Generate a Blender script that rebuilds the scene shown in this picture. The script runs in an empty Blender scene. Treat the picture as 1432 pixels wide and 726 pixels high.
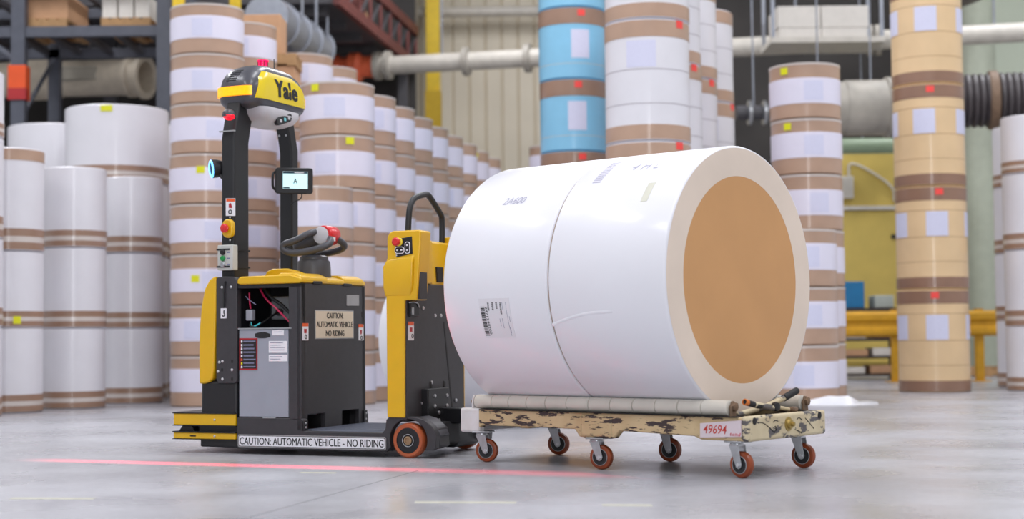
import bpy, bmesh, math, random
from mathutils import Vector, Matrix
R = math.radians
random.seed(7)
SC = bpy.context.scene
COL = SC.collection

# ------------------------------------------------------------------ camera
FPX, PITCH, ROLL, CAMH = 2100.0, R(2.9), R(0.6), 0.68
cF = Vector((0, math.cos(PITCH), math.sin(PITCH)))
_r = Vector((1, 0, 0)); _u = _r.cross(cF)
cR = _r * math.cos(ROLL) - _u * math.sin(ROLL)
cU = _u * math.cos(ROLL) + _r * math.sin(ROLL)
cO = Vector((0, 0, CAMH))
cam = bpy.data.cameras.new('camera'); camo = bpy.data.objects.new('camera', cam); COL.objects.link(camo)
m = Matrix((cR, cU, -cF)).transposed().to_4x4(); m.translation = cO
camo.matrix_world = m
cam.sensor_width = 36.0; cam.lens = 36.0 * FPX / 1432.0
cam.clip_end = 200
cam.dof.use_dof = True; cam.dof.focus_distance = 8.1; cam.dof.aperture_fstop = 1.5
SC.camera = camo

# ------------------------------------------------------------------ light and exposure
SC.view_settings.view_transform = 'Standard'; SC.view_settings.look = 'None'
SC.view_settings.gamma = 1.0; SC.view_settings.use_curve_mapping = False
SC.view_settings.exposure = -0.5
world = bpy.data.worlds.new('world'); SC.world = world; world.use_nodes = True
world.node_tree.nodes['Background'].inputs[0].default_value = (0.75, 0.8, 0.9, 1)
world.node_tree.nodes['Background'].inputs[1].default_value = 0.3
def area(name, loc, rot, sx, sy, power, col=(0.94, 0.955, 1.0)):
    l = bpy.data.lights.new(name, 'AREA'); l.shape = 'RECTANGLE'; l.size = sx; l.size_y = sy
    l.energy = power; l.color = col
    o = bpy.data.objects.new(name, l); COL.objects.link(o); o.location = loc; o.rotation_euler = rot
    return o
# long roof lights in rows under the ceiling
for i, X in enumerate((-7.5, 0.0, 7.5)):
    for j, Y in enumerate((1.0, 8.0, 15.0, 22.0)):
        area('roof_light', (X, Y, 9.4), (0, 0, 0), 1.6, 4.5, 430)
# added area light behind the camera, for front fill and upright glints on rolls
area('rear_fill_light', (0.6, -7.6, 3.3), (R(90), 0, 0), 2.6, 5.6, 520, (0.94, 0.97, 1.0))

# ------------------------------------------------------------------ pixel helpers (1432 x 726)
def ray(x, y): return cF * FPX + cR * (x - 716) - cU * (y - 363)
def wp(x, y, Y):
    d = ray(x, y); return cO + d * (Y / d.y)
def ground(x, y, z=0.0):
    d = ray(x, y); return cO + d * ((z - CAMH) / d.z)
class Frame:
    def __init__(s, org, yaw):
        s.o = Vector(org); s.yaw = R(yaw)
        s.u = Vector((math.sin(s.yaw), -math.cos(s.yaw), 0)); s.v = Vector((math.cos(s.yaw), math.sin(s.yaw), 0))
        s.rz = -(math.pi / 2 - s.yaw)
    def _hit(s, x, y, n, k):
        d = ray(x, y); t = ((s.o + n * k) - cO).dot(n) / d.dot(n); return cO + d * t - s.o
    def side(s, x, y, v=0.0):
        p = s._hit(x, y, s.v, v); return (p.dot(s.u), p.z)
    def rear(s, x, y, u):
        p = s._hit(x, y, s.u, u); return (p.dot(s.v), p.z)
TF = Frame((-0.592, 8.452, 0), 67)
CF = Frame((1.27, 7.35, 0), 49)

# ------------------------------------------------------------------ materials
MATS = {}
def lin(c):
    return tuple(((x / 12.92) if x <= 0.04045 else ((x + 0.055) / 1.055) ** 2.4) for x in (k / 255.0 for k in c))
def mat(name, rgb, rough=0.5, metal=0.0, coat=0.0, var=0.06, scale=8.0, bump=0.0, bscale=60.0, emit=0.0, alpha=None, trans=0.0, ecol=None):
    if name in MATS: return MATS[name]
    m = bpy.data.materials.new(name); m.use_nodes = True; MATS[name] = m
    nt = m.node_tree; b = nt.nodes['Principled BSDF']
    c = lin(rgb)
    tc = nt.nodes.new('ShaderNodeTexCoord')
    n = nt.nodes.new('ShaderNodeTexNoise'); n.inputs['Scale'].default_value = scale; n.inputs['Detail'].default_value = 4
    nt.links.new(tc.outputs['Object'], n.inputs['Vector'])
    r = nt.nodes.new('ShaderNodeValToRGB')
    r.color_ramp.elements[0].position = 0.3; r.color_ramp.elements[1].position = 0.7
    r.color_ramp.elements[0].color = (*[max(0, x * (1 - var)) for x in c], 1)
    r.color_ramp.elements[1].color = (*[min(1, x * (1 + var)) for x in c], 1)
    nt.links.new(n.outputs['Fac'], r.inputs['Fac']); nt.links.new(r.outputs['Color'], b.inputs['Base Color'])
    b.inputs['Roughness'].default_value = rough; b.inputs['Metallic'].default_value = metal
    b.inputs['Coat Weight'].default_value = coat; b.inputs['Coat Roughness'].default_value = 0.12
    b.inputs['Transmission Weight'].default_value = trans
    if alpha is not None: b.inputs['Alpha'].default_value = alpha
    if emit:
        b.inputs['Emission Color'].default_value = (*lin(ecol or rgb), 1); b.inputs['Emission Strength'].default_value = emit
    if bump:
        n2 = nt.nodes.new('ShaderNodeTexNoise'); n2.inputs['Scale'].default_value = bscale; n2.inputs['Detail'].default_value = 3
        nt.links.new(tc.outputs['Object'], n2.inputs['Vector'])
        bp = nt.nodes.new('ShaderNodeBump'); bp.inputs['Strength'].default_value = bump; bp.inputs['Distance'].default_value = 0.01
        nt.links.new(n2.outputs['Fac'], bp.inputs['Height']); nt.links.new(bp.outputs['Normal'], b.inputs['Normal'])
    return m
YEL = mat('yellow_paint', (222, 174, 6), 0.38, coat=0.25, var=0.03)
YEL2 = mat('yellow_panel', (232, 204, 10), 0.25, coat=0.5, var=0.02)
DARK = mat('charcoal_paint', (56, 54, 58), 0.5, var=0.08, scale=30, bump=0.05, bscale=300)
BLACK = mat('black_plastic', (24, 24, 28), 0.45)
BLK2 = mat('black_rubber', (30, 30, 33), 0.7)
GREYPL = mat('grey_plastic', (74, 74, 80), 0.42)
SENSOR = mat('pale_grey_plastic', (196, 194, 200), 0.4)
BATT = mat('battery_grey', (150, 154, 166), 0.45, var=0.03)
STEEL = mat('zinc_steel', (178, 180, 184), 0.32, metal=0.9, var=0.1, scale=25)
BOLT = mat('bolt_steel', (200, 200, 205), 0.3, metal=0.7)
DECK = mat('deck_rubber', (98, 102, 116), 0.5, bump=0.1, bscale=200)
TIRE = mat('orange_polyurethane', (172, 86, 50), 0.42, var=0.12, scale=20)
TIRE2 = mat('amber_polyurethane', (138, 62, 28), 0.38, var=0.2, scale=25)
HUB = mat('hub_bronze', (168, 140, 110), 0.35, metal=0.6)
RED = mat('red_plastic', (214, 34, 40), 0.35, coat=0.3)
GREEN = mat('green_button', (16, 140, 66), 0.35)
WHITEP = mat('white_sticker', (232, 230, 236), 0.5, var=0.02)
CREAM = mat('cream_sign', (222, 206, 184), 0.45, var=0.02)
ORANGE = mat('orange_sticker', (226, 92, 44), 0.5)
INK = mat('black_ink', (26, 24, 26), 0.6)
PENCIL = mat('pencil_mark', (172, 170, 190), 0.7)
GINK = mat('grey_ink', (120, 122, 150), 0.7)
REDINK = mat('red_ink', (196, 60, 50), 0.6)
SILVER = mat('silver_plate', (170, 168, 170), 0.35, metal=0.5)
PINK = mat('red_cable', (190, 30, 80), 0.4)
TEAL = mat('teal_wire', (60, 190, 200), 0.4)
AMBER = mat('amber_light', (255, 176, 20), 0.25, emit=1.7, ecol=(255, 146, 4), var=0.1, scale=60)
REDL = mat('red_light', (255, 20, 40), 0.25, emit=3.0, ecol=(255, 10, 30))
BEACON = mat('magenta_beacon', (235, 20, 90), 0.2, emit=1.2, ecol=(255, 10, 90))
BLUEL = mat('blue_light', (150, 215, 255), 0.25, emit=4.0, ecol=(80, 175, 255))
SCREEN = mat('lit_screen', (205, 235, 240), 0.3, emit=0.85, ecol=(190, 235, 240), var=0.01)
LENS = mat('sensor_lens', (120, 200, 210), 0.15)
KRAFT = mat('kraft_wrap', (178, 146, 124), 0.45, coat=0.6, var=0.1, scale=3)
KRAFT2 = mat('brown_wrap', (152, 120, 100), 0.42, coat=0.6, var=0.12, scale=3)
WSHEET = mat('white_sheet', (226, 222, 238), 0.5, coat=0.35, var=0.02)
WROLL = mat('white_roll_paper', (224, 222, 228), 0.45, coat=0.4, var=0.025, scale=3)
FILM = mat('milky_film', (206, 196, 190), 0.3, coat=0.6, var=0.05, scale=4)
BLUEP = mat('blue_wrap', (134, 196, 228), 0.42, coat=0.5, var=0.03)
BEIGEP = mat('beige_wrap', (226, 194, 150), 0.45, coat=0.5, var=0.05, scale=3)
LAV = mat('lavender_print', (212, 212, 234), 0.5, var=0.03, scale=70)
YTAG = mat('yellow_tag', (224, 222, 20), 0.5, var=0.02)
RTAG = mat('red_tag', (244, 76, 70), 0.5, var=0.02)
DBROWN = mat('dark_brown_wrap', (140, 106, 86), 0.4, coat=0.6, var=0.12, scale=3)
SEAM = mat('grey_seam_ring', (150, 142, 150), 0.6)  # grey of the seam rings round the glossy white rolls

# ------------------------------------------------------------------ geometry builder
class G:
    def __init__(s): s.bm = bmesh.new()
    def poly(s, pts):
        vs = [s.bm.verts.new(p) for p in pts]; return s.bm.faces.new(vs)
    def _ex(s, a, b):
        va = [s.bm.verts.new(p) for p in a]; vb = [s.bm.verts.new(p) for p in b]; n = len(a)
        s.bm.faces.new(va); s.bm.faces.new(list(reversed(vb)))
        for i in range(n):
            j = (i + 1) % n; s.bm.faces.new((va[i], va[j], vb[j], vb[i]))
        return s
    def py(s, pts, y0, y1): return s._ex([(x, y0, z) for x, z in pts], [(x, y1, z) for x, z in pts])
    def px(s, pts, x0, x1): return s._ex([(x0, y, z) for y, z in pts], [(x1, y, z) for y, z in pts])
    def pz(s, pts, z0, z1): return s._ex([(x, y, z0) for x, y in pts], [(x, y, z1) for x, y in pts])
    def box(s, x0, x1, y0, y1, z0, z1): return s.pz([(x0, y0), (x1, y0), (x1, y1), (x0, y1)], z0, z1)
    def rings(s, rs, cap=True, closed=False):
        V = [[s.bm.verts.new(p) for p in r] for r in rs]; n = len(V[0]); k = len(V)
        for a in range(k if closed else k - 1):
            b = (a + 1) % k
            for i in range(n):
                j = (i + 1) % n; s.bm.faces.new((V[a][i], V[a][j], V[b][j], V[b][i]))
        if cap and not closed:
            s.bm.faces.new(list(reversed(V[0]))); s.bm.faces.new(V[-1])
        return s
    def lathe(s, o, axis, prof, seg=32, cap=True):
        o = Vector(o); ax = Vector(axis).normalized()
        a = ax.orthogonal().normalized(); b = ax.cross(a)
        return s.rings([[o + ax * t + (a * math.cos(2 * math.pi * i / seg) + b * math.sin(2 * math.pi * i / seg)) * r for i in range(seg)] for r, t in prof], cap)
    def cyl(s, p0, p1, r, seg=20, r1=None):
        p0 = Vector(p0); d = Vector(p1) - p0
        return s.lathe(p0, d, [(r, 0), (r if r1 is None else r1, d.length)], seg)
    def torus(s, o, axis, Rm, r, seg=32, sec=12):
        o = Vector(o); ax = Vector(axis).normalized(); a = ax.orthogonal().normalized(); b = ax.cross(a); rs = []
        for i in range(seg):
            t = 2 * math.pi * i / seg; d = a * math.cos(t) + b * math.sin(t)
            rs.append([o + d * (Rm + r * math.cos(2 * math.pi * j / sec)) + ax * r * math.sin(2 * math.pi * j / sec) for j in range(sec)])
        return s.rings(rs, closed=True)
    def tube(s, pts, r, seg=10, smooth=2):
        P = [Vector(p) for p in pts]
        for _ in range(smooth):
            Q = [P[0]]
            for i in range(len(P) - 1):
                Q += [P[i].lerp(P[i + 1], .25), P[i].lerp(P[i + 1], .75)]
            P = Q + [P[-1]]
        rs = []; a = None
        for i, p in enumerate(P):
            d = (P[min(i + 1, len(P) - 1)] - P[max(i - 1, 0)]).normalized()
            if a is None: a = d.orthogonal().normalized()
            else: a = (a - d * a.dot(d)).normalized()
            b = d.cross(a)
            rs.append([p + (a * math.cos(2 * math.pi * k / seg) + b * math.sin(2 * math.pi * k / seg)) * (r(i / (len(P) - 1)) if callable(r) else r) for k in range(seg)])
        return s.rings(rs)
    def build(s, name, material, parent=None, bevel=0.0, segs=2, angle=40, recalc=True):
        if recalc: bmesh.ops.recalc_face_normals(s.bm, faces=s.bm.faces[:])
        me = bpy.data.meshes.new(name); s.bm.to_mesh(me); s.bm.free()
        me.materials.append(material)
        me.shade_smooth(); me.set_sharp_from_angle(angle=R(angle))
        o = bpy.data.objects.new(name, me); COL.objects.link(o)
        if parent is not None: o.parent = parent
        if bevel:
            b = o.modifiers.new('bevel', 'BEVEL'); b.width = bevel; b.segments = segs; b.limit_method = 'ANGLE'; b.angle_limit = R(35)
        return o
def tag(o, label, cat, group=None):
    o['label'] = label; o['category'] = cat
    if group: o['group'] = group
    return o
def empty(name, loc, rz, label, cat, group=None):
    o = bpy.data.objects.new(name, None); COL.objects.link(o); o.location = loc; o.rotation_euler = (0, 0, rz)
    return tag(o, label, cat, group)
def struct(o): o['kind'] = 'structure'; return o
def rrect(a, b, r, n=6):
    pts = []
    for cx, cy, t0 in ((a - r, b - r, 0), (-a + r, b - r, 90), (-a + r, -b + r, 180), (a - r, -b + r, 270)):
        for k in range(n + 1):
            t = R(t0 + 90 * k / n); pts.append((cx + r * math.cos(t), cy + r * math.sin(t)))
    return pts
def text_mesh(body, size, sx=1.0, bold=0.0, shear=0.0, space=1.0, lines=1.0, extrude=0.0):
    c = bpy.data.curves.new('txt', 'FONT'); c.body = body; c.size = size; c.align_x = 'CENTER'; c.align_y = 'CENTER'
    c.offset = bold; c.shear = shear; c.space_character = space; c.space_line = lines; c.extrude = extrude; c.resolution_u = 3
    o = bpy.data.objects.new('txt', c); COL.objects.link(o)
    bpy.context.view_layer.update()
    me = bpy.data.meshes.new_from_object(o.evaluated_get(bpy.context.evaluated_depsgraph_get()))
    bpy.data.objects.remove(o); bpy.data.curves.remove(c)
    for v in me.vertices: v.co.x *= sx
    return me
def put_text(name, me, fn, material, parent):
    for v in me.vertices: v.co = Vector(fn(v.co.x, v.co.y))
    me.materials.clear(); me.materials.append(material)
    o = bpy.data.objects.new(name, me); COL.objects.link(o); o.parent = parent
    return o
def text_fit(body, w, h, **kw):
    me = text_mesh(body, 1.0, **kw)
    xs = [v.co.x for v in me.vertices]; ys = [v.co.y for v in me.vertices]
    cx, cy = (min(xs) + max(xs)) / 2, (min(ys) + max(ys)) / 2
    fx, fy = w / (max(xs) - min(xs)), h / (max(ys) - min(ys))
    for v in me.vertices: v.co.x = (v.co.x - cx) * fx; v.co.y = (v.co.y - cy) * fy
    return me

# ================================================================== THE HALL
def floor_material():
    m = bpy.data.materials.new('polished_concrete'); m.use_nodes = True; nt = m.node_tree; b = nt.nodes['Principled BSDF']
    tc = nt.nodes.new('ShaderNodeTexCoord')
    n1 = nt.nodes.new('ShaderNodeTexNoise'); n1.inputs['Scale'].default_value = 0.55; n1.inputs['Detail'].default_value = 7; n1.inputs['Roughness'].default_value = 0.6
    nt.links.new(tc.outputs['Object'], n1.inputs['Vector'])
    r = nt.nodes.new('ShaderNodeValToRGB'); r.color_ramp.elements[0].position = 0.32; r.color_ramp.elements[1].position = 0.68
    r.color_ramp.elements[0].color = (*lin((150, 149, 154)), 1); r.color_ramp.elements[1].color = (*lin((184, 184, 190)), 1)
    nt.links.new(n1.outputs['Fac'], r.inputs['Fac'])
    n2 = nt.nodes.new('ShaderNodeTexNoise'); n2.inputs['Scale'].default_value = 26; n2.inputs['Detail'].default_value = 6
    nt.links.new(tc.outputs['Object'], n2.inputs['Vector'])
    mx = nt.nodes.new('ShaderNodeMixRGB'); mx.blend_type = 'OVERLAY'; mx.inputs[0].default_value = 0.16
    nt.links.new(r.outputs['Color'], mx.inputs[1]); nt.links.new(n2.outputs['Fac'], mx.inputs[2])
    nt.links.new(mx.outputs[0], b.inputs['Base Color'])
    n3 = nt.nodes.new('ShaderNodeTexNoise'); n3.inputs['Scale'].default_value = 1.3; n3.inputs['Detail'].default_value = 5
    nt.links.new(tc.outputs['Object'], n3.inputs['Vector'])
    mr = nt.nodes.new('ShaderNodeMapRange'); mr.inputs[1].default_value = 0.3; mr.inputs[2].default_value = 0.7; mr.inputs[3].default_value = 0.2; mr.inputs[4].default_value = 0.42
    nt.links.new(n3.outputs['Fac'], mr.inputs[0]); nt.links.new(mr.outputs[0], b.inputs['Roughness'])
    return m
FLOORM = floor_material()
BWALL = mat('cream_cladding', (226, 216, 196), 0.55, var=0.03, scale=1.5)
DWALL = mat('dark_cladding', (58, 54, 52), 0.7, var=0.2, scale=1.2)
GWALL = mat('pale_green_cladding', (206, 214, 196), 0.55, var=0.04, scale=1.2)
WWALL = mat('white_wall_paint', (214, 214, 212), 0.7, var=0.03)
g = G(); g.box(-13, 13, -8, 31, -0.2, 0); FLOOR = struct(g.build('floor', FLOORM))
a, b = ground(380, 715), ground(575, 661); d = (b - a).normalized(); p = Vector((-d.y, d.x, 0)) * 0.0025
g = G(); s0, s1 = a - d * 3, b + d * .1
g._ex([tuple(s0 - p), tuple(s1 - p), tuple(s1 + p), tuple(s0 + p)], [tuple(q + Vector((0, 0, 0.0008))) for q in (s0 - p, s1 - p, s1 + p, s0 + p)])
g.build('control_joint', mat('joint_filler', (118, 118, 122), 0.7), FLOOR)
for x0_, x1_, y_ in ((15, 132, 697), (580, 722, 702.5), (842, 912, 706.5), (420, 470, 661)):  # thin flat strips, slightly yellower than the floor
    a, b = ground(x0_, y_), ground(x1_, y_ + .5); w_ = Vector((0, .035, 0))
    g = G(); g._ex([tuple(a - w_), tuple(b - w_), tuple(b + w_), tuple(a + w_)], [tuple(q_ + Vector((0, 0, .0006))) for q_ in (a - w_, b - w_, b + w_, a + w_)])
    g.build('pale_floor_strip', mat('pale_yellow_strip', (182, 180, 166), .5, var=.12, scale=20), FLOOR)
g = G(); g.box(-13, 13, -8, 31, 10, 10.2); struct(g.build('ceiling', WWALL))
g = G(); g.box(-13.2, -13, -8, 31, 0, 10); struct(g.build('wall_left', WWALL))
g = G(); g.box(13, 13.2, -8, 31, 0, 10); struct(g.build('wall_right', WWALL))
g = G(); g.box(-13, 13, -8.2, -8, 0, 10); struct(g.build('wall_front', WWALL))
g = G(); g.box(-13, 7.4, 29.2, 29.4, 0, 10); WB = struct(g.build('wall_back', BWALL))
for k in range(13):                                            # upright cladding panels seen between the stacks
    x0 = -2.4 + 0.32 * k
    g = G(); g.pz([(x0 + .004, 29.2), (x0 + .03, 29.15), (x0 + .29, 29.15), (x0 + .316, 29.2)], 0.0, 9.9); g.build('panel', BWALL, WB)
g = G(); g.box(-13, -1.75, 27.6, 27.75, 0, 9.9); struct(g.build('wall_partition_left', DWALL))
g = G(); g.box(3.6, 7.35, 27.0, 27.15, 0, 9.9); struct(g.build('wall_partition_right', DWALL))
g = G(); g.box(7.4, 13, 27.2, 27.4, 0, 10); struct(g.build('wall_back_right', GWALL))

# ================================================================== PAPER ROLL STACKS
SEG = 48
_cache = {}
def shared(key, fn, material, name, angle=40):
    if key not in _cache:
        gg = fn(); bmesh.ops.recalc_face_normals(gg.bm, faces=gg.bm.faces[:])
        me = bpy.data.meshes.new(name); gg.bm.to_mesh(me); gg.bm.free(); me.materials.append(material)
        me.shade_smooth(); me.set_sharp_from_angle(angle=R(angle)); _cache[key] = me
    return _cache[key]
def part(name, me, parent):
    o = bpy.data.objects.new(name, me); COL.objects.link(o); o.parent = parent; return o
def cylbody(r, h, bev=0.012):
    return lambda: G().lathe((0, 0, 0), (0, 0, 1), [(r - bev, 0.002), (r, bev), (r, h - bev), (r - bev, h - .002)], SEG)
def band(r, z0, z1, t=0.004):
    return lambda: G().lathe((0, 0, 0), (0, 0, 1), [(r - .01, z0), (r + t, z0), (r + t, z1), (r - .01, z1)], SEG, cap=False)
def patch(r, a0, a1, z0, z1, t=0.003, n=6):
    def f():
        gg = G(); rs = []
        for i in range(n + 1):
            a = a0 + (a1 - a0) * i / n; c, s = math.cos(a), math.sin(a)
            rs.append([(c * (r - .003), s * (r - .003), z0), (c * (r + t), s * (r + t), z0), (c * (r + t), s * (r + t), z1), (c * (r - .003), s * (r - .003), z1)])
        return gg.rings(rs)
    return f
ROLLN = {'K': 'kraft_paper_roll', 'W': 'white_paper_roll', 'B': 'blue_paper_roll', 'L': 'tall_white_paper_roll', 'C': 'beige_paper_roll'}
def roll(X, Y, z0, d, h, st, label, group, tg=None, rnd=None):
    rnd = rnd or random
    r = d / 2; t = empty(ROLLN[st], (X, Y, z0), 0, label, 'paper roll', group)
    face = math.atan2(-Y, -X)                                  # side turned to the aisle
    t.rotation_euler.z = face + rnd.uniform(-.25, .25)
    k = (round(r, 3), round(h, 3), st)
    if st == 'K':
        part('kraft_body', shared(k + ('b',), cylbody(r, h), KRAFT, 'kraft_body'), t)
        f0, f1 = rnd.choice(((.26, .72), (.24, .70), (.29, .75)))
        part('white_sheet', shared(k + ('w', f0), band(r, h * f0, h * f1), WSHEET, 'white_sheet'), t)
        part('film_edge', shared(k + ('f',), band(r, h * .955, h * .992, .003), FILM, 'film_edge'), t)
        a = rnd.uniform(-.5, .1)
        part('printed_label', shared(k + ('l', round(a, 1), f0), patch(r + .004, a, a + .55, h * (f0 + .05), h * (f1 - .06)), LAV, 'printed_label'), t)
    elif st == 'W':
        part('white_body', shared(k + ('b',), cylbody(r, h), WROLL, 'white_body'), t)
        part('kraft_band', shared(k + ('k1',), band(r, .012, h * .085), KRAFT2, 'kraft_band'), t)
        part('kraft_band', shared(k + ('k2',), band(r, h * .14, h * .215), KRAFT2, 'kraft_band'), t)
        part('film_band', shared(k + ('k3',), band(r, h * .085, h * .14, .003), FILM, 'film_band'), t)
    elif st == 'L':
        part('white_body', shared(k + ('b',), cylbody(r, h), WROLL, 'white_body'), t)
        part('kraft_band', shared(k + ('k1',), band(r, .012, h * .13), KRAFT, 'kraft_band'), t)
        part('kraft_band', shared(k + ('k2',), band(r, h * .85, h * .985), KRAFT, 'kraft_band'), t)
        for f in (.30, .58):
            part('seam_line', shared(k + ('s', f), band(r, h * f, h * f + .006, .0015), SEAM, 'seam_line'), t)
        part('printed_label', shared(k + ('l',), patch(r, -.35, .35, h * .6, h * .82), LAV, 'printed_label'), t)
    elif st == 'B':
        part('blue_body', shared(k + ('b',), cylbody(r, h), BLUEP, 'blue_body'), t)
        part('kraft_band', shared(k + ('k2',), band(r, h * .76, h * .985), KRAFT2, 'kraft_band'), t)
        part('seam_line', shared(k + ('s',), band(r, h * .2, h * .2 + .006, .0015), FILM, 'seam_line'), t)
        part('printed_label', shared(k + ('l',), patch(r, -.2, .35, h * .28, h * .68), LAV, 'printed_label'), t)
    elif st == 'C':
        part('beige_body', shared(k + ('b',), cylbody(r, h), BEIGEP, 'beige_body'), t)
        part('brown_band', shared(k + ('k1',), band(r, .012, h * .115), DBROWN, 'brown_band'), t)
        part('brown_band', shared(k + ('k2',), band(r, h * .86, h * .985), DBROWN, 'brown_band'), t)
        for f in (.26, .5, .76):
            part('seam_line', shared(k + ('s', f), band(r, h * f, h * f + .006, .0015), mat('tan_seam', (176, 142, 104), .6), 'seam_line'), t)
        for a in (-.3, 1.0, -1.5):
            part('printed_label', shared(k + ('l', a), patch(r, a, a + .62, h * .51, h * .75), LAV, 'printed_label'), t)
    if tg:
        c, a, f = tg
        part('tag', shared(k + ('t', c, a, f), patch(r + .004, a, a + .22, h * f, h * f + .07), YTAG if c == 'y' else RTAG, 'tag'), t)
    return t
ORD = ['topmost'] + [n + ' from top' for n in 'second third fourth fifth sixth seventh eighth'.split()]
DESC = {'K': 'white-banded kraft roll', 'W': 'white roll, brown bands', 'B': 'light blue roll', 'L': 'glossy white roll', 'C': 'beige roll, brown ends'}
def stack(X, Y, d, hs, st, where, group, tagp=0.0, tc='y', jit=0.006, tagset=None):
    """hs: heights from the floor up"""
    z = 0.0; n = len(hs); rnd = random.Random(int(abs(X) * 1000 + Y * 77))
    for i, h in enumerate(hs):
        tg = None
        if tagset is not None:
            if i in tagset: tg = (tc,) + tagset[i]
        elif rnd.random() < tagp: tg = (tc, rnd.uniform(-.6, .5), .8 if st in 'K' else .88)
        where_i = ORD[n - 1 - i] if n > 1 else 'alone'
        roll(X + rnd.uniform(-jit, jit), Y + rnd.uniform(-jit, jit), z, d, h - .004, st, f'{DESC[st]}, {where_i} {where}', group, tg, rnd)
        z += h
NTH = ['first', 'second', 'third', 'fourth', 'fifth', 'sixth', 'seventh', 'eighth', 'ninth']
# row of eight-high kraft stacks behind the mast, running away from the aisle
TY = {0: (.0, .82), 2: (.1, .3), 3: (.25, .85), 4: (-.3, .35)}
for k in range(5):
    n = 8 if k != 2 else 7
    stack(-3.13 + .2 * k, 15.4 + .9 * k, .745, [.51] * n, 'K', f'in the {NTH[k]} tall stack behind the mast', 'kraft rolls in the tall row behind the mast', tagset=({2: (-.35, .45), 3: (.3, .5), 4: (-.4, .6)} if k == 0 else {n - 1: (-.1, .8)} if k == 1 else {}))
# six-high row running to the back wall
for k in range(9):
    stack(-1.79 + .157 * k, 15.4 + .82 * k, .765, [.545] * 6, 'K', f'in {NTH[k]} stack of long row to cream wall', 'kraft rolls in the long row to the cream wall', tagp=.18, tagset=({5: (-.6, .82), 4: (.35, .82)} if k == 0 else None))
# shorter stack in front of that row
stack((443 - 716) / 2100 * 14.45, 14.45, .70, [.53] * 4, 'K', 'in the short stack behind the tiller', 'kraft rolls in the short stack behind the tiller')
# white rolls at the left
stack(-4.95, 13.6, .64, [.81, .80, .92, .6], 'W', 'in the white stack at the outer left', 'white rolls stacked at the left')
roll(-4.83, 14.4, 0, .64, .80, 'W', 'white roll at the floor under the kraft-topped left stack', 'white rolls stacked at the left')
roll(-4.83, 14.4, .804, .64, .72, 'W', 'white roll in the middle of the kraft-topped left stack', 'white rolls stacked at the left', ('y', .3, .05))
t_ = roll(-4.83, 14.4, 1.528, .64, .98, 'W', 'white roll with kraft top band, on the stack beside the outer left one', 'white rolls stacked at the left')
part('kraft_band', shared(('kt',), band(.32, .86, .965), KRAFT, 'kraft_band'), t_)
stack(-4.42, 15.15, .625, [.80, .80, .81], 'W', 'in three-high white stack under the pale duct', 'white rolls stacked at the left')
stack(-4.11, 16.2, .65, [.80, .80, .82], 'W', 'in white stack beside the tall kraft rolls', 'white rolls stacked at the left')
stack(-4.56, 17.3, 1.17, [.81, .81, .83, .88], 'W', 'in stack of very wide rolls', 'wide white rolls at the left', tagset={3: (-.45, .9)})
stack(-5.62, 18.5, 1.17, [.81, .81, .83, .85], 'W', 'in wide stack next to rack post', 'wide white rolls at the left')
stack(-4.22, 18.4, .65, [.82, .82, .82, .82], 'W', 'in stack behind the wide rolls', 'white rolls stacked at the left')
# blue and white stacks in the middle
stack(.71, 17.0, .755, [1.116] + [.81] * 5, 'B', 'in the light blue stack beside the glossy white one', 'blue rolls in the middle', tc='r', tagset={i: (.0, .87) for i in range(6)})
stack(.90, 18.1, .755, [.78, .78, .82, .82, .82, .82], 'B', 'in the stack tucked behind the blue one', 'blue rolls in the middle', tc='r', tagset={i: (.25, .87) for i in range(6)})
stack(.62, 20.6, .74, [.545] * 6, 'K', 'in the lone stack before the cream wall', 'kraft rolls before the cream wall', tagp=.5)
HW = [1.33, 1.142, 1.143, 1.1]
stack((909 - 716) / 2100 * 14.2, 14.2, .80, HW, 'L', 'in the wide glossy white stack behind the cart load', 'glossy white rolls in the middle', tc='r', tagset={0: (-.15, .93), 1: (.9, .93), 2: (.9, .93)})
stack(1.56, 15.3, .80, [1.3, 1.05, 1.05, 1.0], 'L', 'in the second glossy white stack of its row', 'glossy white rolls in the middle', tc='r', tagset={1: (.9, .9), 2: (.9, .93)})
stack(1.85, 16.2, .78, [1.2, 1.15, 1.05, 1.0], 'L', 'in the third glossy white stack of its row', 'glossy white rolls in the middle', tc='r', tagset={1: (.9, .9), 2: (.9, .93)})
stack(2.18, 17.2, .78, [1.1, 1.1, 1.1, 1.06], 'L', 'in the fourth glossy white stack of its row', 'glossy white rolls in the middle', tc='r', tagset={1: (.9, .9), 2: (.9, .93)})
# kraft stacks right of the load
stack((1131 - 716) / 2100 * 15.6, 15.6, .725, [.575] * 6, 'K', 'in the six-high stack before the big duct', 'kraft rolls right of the cart', tagset={5: (-.75, .8), 4: (-.75, .8)})
stack((1120 - 716) / 2100 * 14.7, 14.72, .70, [.56] * 3, 'K', 'in the three-high stack beside the plastic scrap', 'kraft rolls right of the cart')
# tall beige stack
stack((1304 - 716) / 2100 * 17.0, 17.0, .785, [1.15] * 4, 'C', 'in the tall beige stack before the guard rail', 'beige rolls at the right', tc='r', tagset={i: (-.15 + .12 * i, .91) for i in range(4)})
# white stacks at the right edge
stack((1447 - 716) / 2100 * 17.0, 17.0, .65, [.72, .86, .86, .66], 'W', 'in white stack beyond the beige one', 'white rolls at the right')
stack((1431 - 716) / 2100 * 18.2, 18.2, .65, [.80, .80, .80, .74], 'W', 'in stack at the guard rail end', 'white rolls at the right')

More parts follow.
